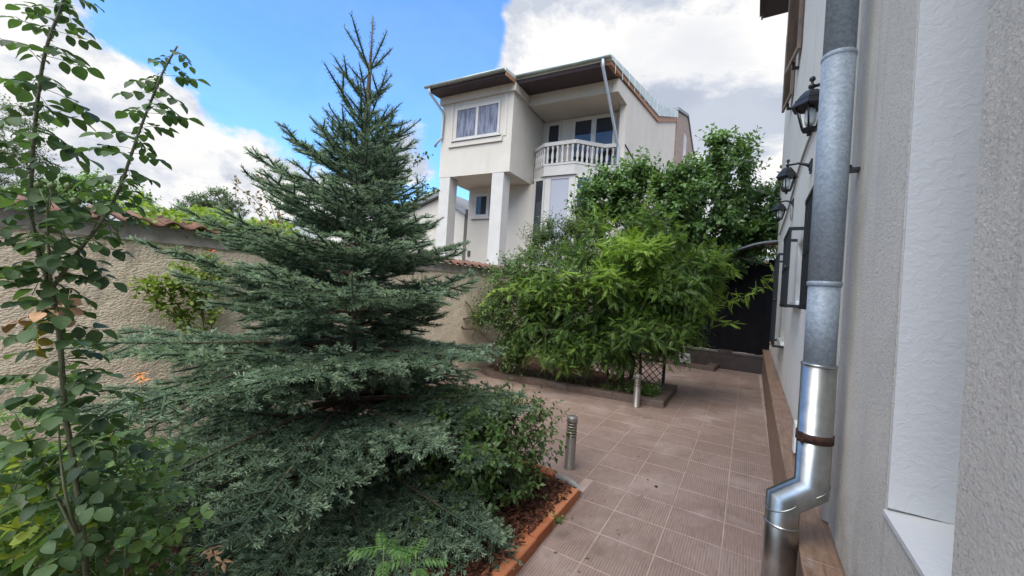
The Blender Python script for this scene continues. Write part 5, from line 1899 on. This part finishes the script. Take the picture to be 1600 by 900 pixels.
RO = np.array([at(135, 900, 1.15)[0], at(135, 900, 1.15)[1], 0.05])
rose = thing("rose_bush", "tall thorny rose with bare canes rising at the left edge", "rose", RO)
CANES = [
    [(150, 1250, 1.14), (135, 900, 1.14), (115, 726, 1.14), (102, 644, 1.14), (92, 517, 1.14), (78, 450, 1.15), (59, 388, 1.15), (48, 332, 1.16), (49, 281, 1.16), (54, 204, 1.17), (64, 117, 1.18), (77, 60, 1.18), (97, 8, 1.19), (118, -60, 1.2)],
    [(82, 450, 1.15), (118, 399, 1.17), (158, 347, 1.19), (184, 301, 1.2), (204, 245, 1.21), (220, 199, 1.22), (238, 153, 1.22), (255, 112, 1.23), (277, 72, 1.24)],
    [(80, 452, 1.15), (76, 390, 1.13), (74, 330, 1.12), (79, 296, 1.11)],
]
RAD = [0.0075, 0.0055, 0.0042]
nleaf = 0
for ci, path in enumerate(CANES):
    pts = curve_pts([at(*q) - RO for q in path], 8)
    MB().tube(pts, list(np.linspace(RAD[ci], RAD[ci] * 0.45, len(pts))), 8).build("cane", M_CANE, rose)
    th = MB()
    acc, az = 0.0, 0.0
    step = 0.0165 if ci < 2 else 0.035
    for i, (q, q2) in enumerate(zip(pts, pts[1:])):
        seg = q2 - q
        L_ = np.linalg.norm(seg)
        ax = seg / L_
        s = unit(np.cross(ax, [0.3, 0.2, 1]))
        w = np.cross(ax, s)
        rr = RAD[ci] * (1 - 0.5 * i / len(pts))
        for k in range(int(L_ / 0.012) + 1):
            a = random.uniform(0, 2 * PI)
            sd_ = s * math.cos(a) + w * math.sin(a)
            b = q + seg * random.random() + sd_ * rr * 0.8
            e = unit(np.cross(sd_, ax))
            th.add([b - e * 0.0016 - ax * 0.002, b + e * 0.0016 - ax * 0.002, b + ax * 0.003, b + sd_ * 0.0075 - ax * 0.002], [(0, 1, 3), (1, 2, 3), (2, 0, 3)])
        acc += L_
        if q[2] < 0.35:
            continue
        while acc > step:
            acc -= step
            az += 2.4 + random.uniform(-0.4, 0.4)
            zabs = q[2]
            bare = ci == 0 and 0.95 < zabs < 1.25
            if bare and random.random() < 0.45:
                continue
            sd_ = unit(np.array([math.cos(az), math.sin(az), 0.0]))
            d = unit(sd_ + ax * random.uniform(0.1, 0.5) + np.array([0, 0, random.uniform(-0.55, 0.1)]))
            sc = random.uniform(0.75, 1.05) * (0.82 if ci == 1 else 0.98) * (1.0 if i < len(pts) * 0.85 else 0.7)
            mesh = random.choice(LEAF5 if random.random() < 0.7 else LEAF7)
            place_leaf(mesh, rose, q + sd_ * rr, d, np.array([0, 0, 1]) + rng.normal(0, 0.25, 3), sc)
            nleaf += 1
    tag(th.build("thorns", M_CANE, rose), kind="stuff")
hip = MB().lathe([(0.001, -0.011), (0.007, -0.008), (0.010, 0), (0.008, 0.007), (0.004, 0.010), (0.001, 0.011)], n=12).mesh("rose_hip", M_BUD)
for (px, py, d), b in (((81, 290, 1.11), (76, 335, 1.12)), ((107, 291, 1.11), (84, 312, 1.12)), ((117, 313, 1.12), (107, 300, 1.12)), ((60, 289, 1.13), (74, 320, 1.12))):
    q = at(px, py, d) - RO
    o = link("rose_hip", hip, None, rose)
    o.location = q
    o.rotation_euler = (random.uniform(-.5, .5), random.uniform(-.5, .5), 0)
    e = at(b[0], b[1], b[2]) - RO
    MB().tube([e, (e + q) / 2 + np.array([0, 0, -0.004]), q], 0.0016, 5).build("hip_stalk", M_STEMG, rose)
    sp_ = MB()
    for k in range(5):
        a = 2 * PI * k / 5
        dr = np.array([math.cos(a), math.sin(a), 0.25])
        sp_.add([q + (0, 0, 0.008), q + dr * 0.008 + np.array([-dr[1], dr[0], 0]) * 0.002 + (0, 0, 0.006), q + dr * 0.018 + (0, 0, 0.010), q + dr * 0.008 - np.array([-dr[1], dr[0], 0]) * 0.002 + (0, 0, 0.006)], [(0, 1, 2, 3)])
    sp_.build("sepals", M_BUD, rose)
# yellowing and withered leaves at mid height
yl = rose_leaf_mesh(77, 2, 1.1, M_YELL)
dl = rose_leaf_mesh(78, 2, 1.1, M_DRY)
for mesh, (px, py, d), dr in ((yl, (70, 480, 1.12), (-0.8, -0.1, -0.5)), (yl, (60, 500, 1.12), (-0.2, -0.3, -1)), (dl, (88, 478, 1.13), (0.7, -0.4, 0.2)), (dl, (110, 452, 1.13), (0.4, -0.2, -0.9)), (dl, (60, 492, 1.13), (-0.9, -0.5, 0.0))):
    o = place_leaf(mesh, rose, at(px, py, d) - RO, np.array(dr), (0, 0, 1), 0.68)
    o["label"] = "yellow dying leaf" if mesh is yl else "withered brown leaf"
# lower leafy side shoots
for k in range(36):
    px, py = random.uniform(0, 250), random.uniform(580, 760)
    if px > 170 and py < 640:
        py += 60
    dd = random.uniform(1.1, 1.5)
    p = at(px, py, dd) - RO
    a = random.uniform(0, 2 * PI)
    place_leaf(random.choice(LEAFB), rose, p, (math.cos(a), math.sin(a), random.uniform(-0.3, 0.2)), np.array([0, -0.2, 1]) + rng.normal(0, 0.25, 3), random.uniform(0.7, 1.0))
for path in ([(60, 760, 1.2), (110, 690, 1.25), (170, 640, 1.3), (230, 600, 1.4)], [(130, 860, 1.15), (60, 720, 1.2), (20, 640, 1.2)], [(130, 860, 1.15), (180, 740, 1.3), (240, 680, 1.45)], [(130, 860, 1.15), (100, 760, 1.1), (90, 640, 1.2)]):
    pts = curve_pts([at(*q) - RO for q in path], 5)
    MB().tube(pts, list(np.linspace(0.005, 0.002, len(pts))), 6).build("side_cane", M_CANE, rose)
print("rose leaves", nleaf)

# ------------------------------------------------------------------ undergrowth bottom left
ug = thing("leafy_undergrowth", "mixed green and yellowing leaves under the rose in the bottom left corner", "plants", (-1.7, 0.6, 0.05))
UO = np.array([-1.7, 0.6, 0.05])
ul = Leaves()
for k in range(210):
    px, py = random.uniform(-60, 260), random.uniform(720, 960)
    p = at(px, py, random.uniform(1.15, 1.75)) - UO
    if p[2] < 0.0:
        p[2] = random.uniform(0.0, 0.12)
    ul.shoot(p, (random.uniform(-.6, .6), random.uniform(-.6, .6), 0.8), random.uniform(0.1, 0.2), 7, 0.055, 0.040, tint=(0.0, 0.7), gravity=0.5, up=0.9)
ul.build(ug, T_LEAF, M_SHRUB, M_STEMG)
yu = Leaves()
for k in range(48):
    p = at(random.uniform(-40, 110), random.uniform(730, 930), random.uniform(1.15, 1.45)) - UO
    yu.shoot(p, (random.uniform(-.6, .6), random.uniform(-.6, .6), 0.6), 0.14, 6, 0.055, 0.036, tint=(0.3, 1), gravity=0.5, up=0.9)
yu.build(ug, T_LEAF, M_LIME, M_STEMG, "yellow_leaves", "yellow_twigs")


# pinnate sprouts (tree of heaven): every frond a part
def frond_mesh(seed, pairs, ll=0.30):
    r = random.Random(seed)
    V, F, T = [], [], []
    n = 0
    for k in range(9):
        t = k / 8
        for a in range(3):
            V.append(np.array([0.0022 * math.cos(2.1 * a), t, -0.35 * t * t + 0.0022 * math.sin(2.1 * a) + 0.0]))
            T.append(0.3)
    for k in range(8):
        for a in range(3):
            b = (a + 1) % 3
            F.append((3 * k + a, 3 * k + b, 3 * k + 3 + b, 3 * k + 3 + a))
    for t, s in [(0.2 + 0.75 * k / pairs, s) for k in range(pairs) for s in (-1, 1)] + [(1.0, 0)]:
        L_ = ll * (1 - 0.5 * abs(t - 0.5)) * r.uniform(0.9, 1.1)
        d = unit([s * 0.9, 0.55, -0.25 - 0.3 * t]) if s else unit([0, 1, -0.6])
        sd = unit(np.cross(d, [0, 0.2, 1]))
        up = np.cross(sd, d)
        b0 = np.array([0, t, -0.35 * t * t])
        n = len(V)
        tt = r.random()
        for u, w in ((0, 0.1), (0.2, 0.85), (0.45, 1.0), (0.75, 0.55), (1.0, 0.03)):
            c = b0 + d * u * L_ - up * 0.18 * L_ * u * u
            e = L_ * 0.15 * w
            V += [c - sd * e + up * e * 0.3, c, c + sd * e + up * e * 0.3]
            T += [tt] * 3
        for k in range(4):
            a = n + 3 * k
            F += [(a, a + 1, a + 4, a + 3), (a + 1, a + 2, a + 5, a + 4)]
    return np_mesh("frond", np.array(V), np.array(F), M_SPROUT, np.array(T), smooth=True)


FRONDS = [frond_mesh(k, 6 + k % 3) for k in range(5)]


def sprout(px, py, depth, size, nf, label, zmin=0.12):
    q = at(px, py, depth)
    q[2] = max(q[2], zmin)
    t = thing("sprout", label, "seedling", (q[0], q[1], 0.05), 0, "pinnate tree seedlings round the spruce")
    top = np.array([0, 0, q[2] - 0.05])
    MB().tube([(0, 0, 0), top * 0.5 + (0.01, 0, 0), top], [0.005, 0.004, 0.003], 6).build("stem", M_STEMG, t)
    for k in range(nf):
        a = 2 * PI * k / nf + random.uniform(-0.3, 0.3)
        d = Vector((math.cos(a), math.sin(a), random.uniform(0.0, 0.6))).normalized()
        up = Vector((0, 0, 1))
        x = d.cross(up).normalized()
        z = x.cross(d)
        o = link("frond", random.choice(FRONDS), None, t)
        o.matrix_local = Matrix.Translation(Vector(top) - Vector((0, 0, random.uniform(0, 0.06)))) @ Matrix((x, d, z)).transposed().to_4x4() @ Matrix.Scale(size * random.uniform(0.8, 1.1), 4)


sprout(600, 852, 1.62, 0.15, 7, "light green seedling low before the spruce, left of its twin")
sprout(650, 862, 1.60, 0.13, 7, "light green seedling low before the spruce, nearest the orange bricks")
sprout(200, 785, 1.35, 0.22, 6, "large feathery green seedling beside the rose canes near the bottom left")
sprout(170, 700, 1.7, 0.24, 8, "feathery seedling between the rose canes and the spruce, above the large one")
sprout(60, 830, 1.3, 0.18, 7, "pale feathery seedling among the yellowing leaves in the bottom left corner")
sprout(120, 690, 2.2, 0.26, 7, "feathery seedling behind the rose canes against the tan wall")
sprout(30, 640, 2.5, 0.26, 7, "feathery seedling at the foot of the tan wall, farthest left", 0.4)

# small dark shrub right of the spruce, by the bricks
ss = thing("small_shrub", "small dark leafed shrub between the spruce and the near bollard light", "shrub", (-1.66, 2.45, 0.05))
SO = np.array([-1.66, 2.45, 0.05])
lv = Leaves()
for k in range(760):
    p = np.array([rng.normal(0, 0.23), rng.normal(0, 0.22), random.uniform(0.05, 0.62)])
    p[0] = min(p[0], 0.42 - 0.2 * abs(p[2] - 0.4))
    lv.shoot(p, unit(np.array([p[0] * 1.5, p[1] * 1.5, 0.6]) + rng.normal(0, 0.3, 3)), random.uniform(0.10, 0.22), 9, 0.060, 0.034, tint=(0.0, 0.7), gravity=0.4, up=0.8)
for path in ([(0.1, 0, 0.4), (0.22, 0.02, 0.62), (0.30, 0.03, 0.78)], [(0, 0, 0.4), (0.05, 0.1, 0.7), (0.12, 0.12, 0.82)]):
    pts = curve_pts(path, 4)
    for q, q2 in zip(pts, pts[1:]):
        lv.shoot(q, q2 - q, 0.09, 4, 0.05, 0.03, tint=(0.3, 0.9))
lv.build(ss, T_SMALL, M_SHRUB, M_TWIG)
for k in range(6):
    a = 2 * PI * k / 6
    MB().tube([(0, 0, 0), (0.08 * math.cos(a), 0.08 * math.sin(a), 0.25), (0.2 * math.cos(a), 0.2 * math.sin(a), 0.5)], [0.007, 0.005, 0.003], 5).build("stem", M_TWIG, ss)
for px, py, d, lb in ((845, 735, 2.5, "tiny green weed in the mulch behind the orange bricks"),):
    q = at(872, 790, 2.55)
    wd = thing("weed", lb, "weed", (q[0], q[1], 0.08))
    lv = Leaves()
    for k in range(9):
        lv.shoot((0, 0, 0), (random.uniform(-.8, .8), random.uniform(-.8, .8), 0.8), 0.07, 5, 0.03, 0.02, tint=(0.3, 0.9))
    lv.build(wd, T_SMALL, M_SHRUB, M_STEMG)

# withered lily and orange daylily


def lily(px, py, depth, m, label, name, cat):
    q = at(px, py, depth)
    t = thing(name, label, cat, (q[0], q[1], 0.05))
    top = np.array([0, 0, q[2] - 0.05])
    MB().tube(curve_pts([(0.02, 0, 0), top * 0.5 + (0.02, 0.01, 0), top], 4), 0.0035, 6).build("stem", M_STEMG, t)
    for j, off in enumerate(((0, 0, 0), (0.03, 0.015, -0.02), (-0.035, 0.0, 0.012))):
        for k in range(5):
            a = 2 * PI * k / 5 + j
            d = unit(np.array([math.cos(a), math.sin(a), random.uniform(-0.5, 0.6)]))
            sd = unit(np.cross(d, [0, 0, 1]))
            c = top + np.array(off)
            L_ = random.uniform(0.03, 0.05)
            MB().add([c, c + d * L_ * 0.5 + sd * 0.008, c + d * L_ + (0, 0, -0.008), c + d * L_ * 0.5 - sd * 0.008, c + d * L_ * 0.5 + (0, 0, 0.004)], [(0, 1, 4), (1, 2, 4), (2, 3, 4), (3, 0, 4)]).build("petal", m, t)


lily(336, 868, 1.5, M_DRY, "withered pinkish brown lily heads low before the spruce", "withered_lily", "flower")
lily(221, 588, 2.6, M_ORANGE, "single orange daylily between the rose and the spruce", "daylily", "flower")

n = 46
P = np.stack([rng.uniform(-3.2, 0.2, n), rng.uniform(2.6, 9.5, n), np.full(n, 0.004)], 1)
P[:20, 0], P[:20, 1] = rng.uniform(-1.0, -0.6, 20), rng.uniform(2.0, 4.2, 20)
P = P[(P[:, 0] > -0.98) | (P[:, 1] > 3.2)]
P = P[~((P[:, 1] > 5.6) & (P[:, 1] < 7.9) & (P[:, 0] < -0.7))]
n = len(P)
tag(leaf_obj("fallen_leaves", P, rng.normal(0, 1, (n, 3)) * (1, 1, 0.05), rng.normal(0, 0.12, (n, 3)) + (0, 0, 1), rng.uniform(0.012, 0.035, n), rng.uniform(0.006, 0.018, n), T_SMALL,
             leaf_mat("fallen_leaf", (0.06, 0.045, 0.03), (0.22, 0.17, 0.06), 0.8, 0.1)), "tiny dry leaves scattered over the brown floor tiles", "leaves")
# fallen seed on the tiles
q = at(1021, 765, 2.96)
tag(MB().lathe([(0.001, 0.0), (0.012, 0.003), (0.013, 0.010), (0.006, 0.016), (0.001, 0.017)], n=8).build("seed_pod", M_BLACK), "tiny black fruit lying on the open tiles", "fruit")
bpy.data.objects["seed_pod"].location = (-0.575, 3.50, 0.0)
print("objects", len(bpy.data.objects))
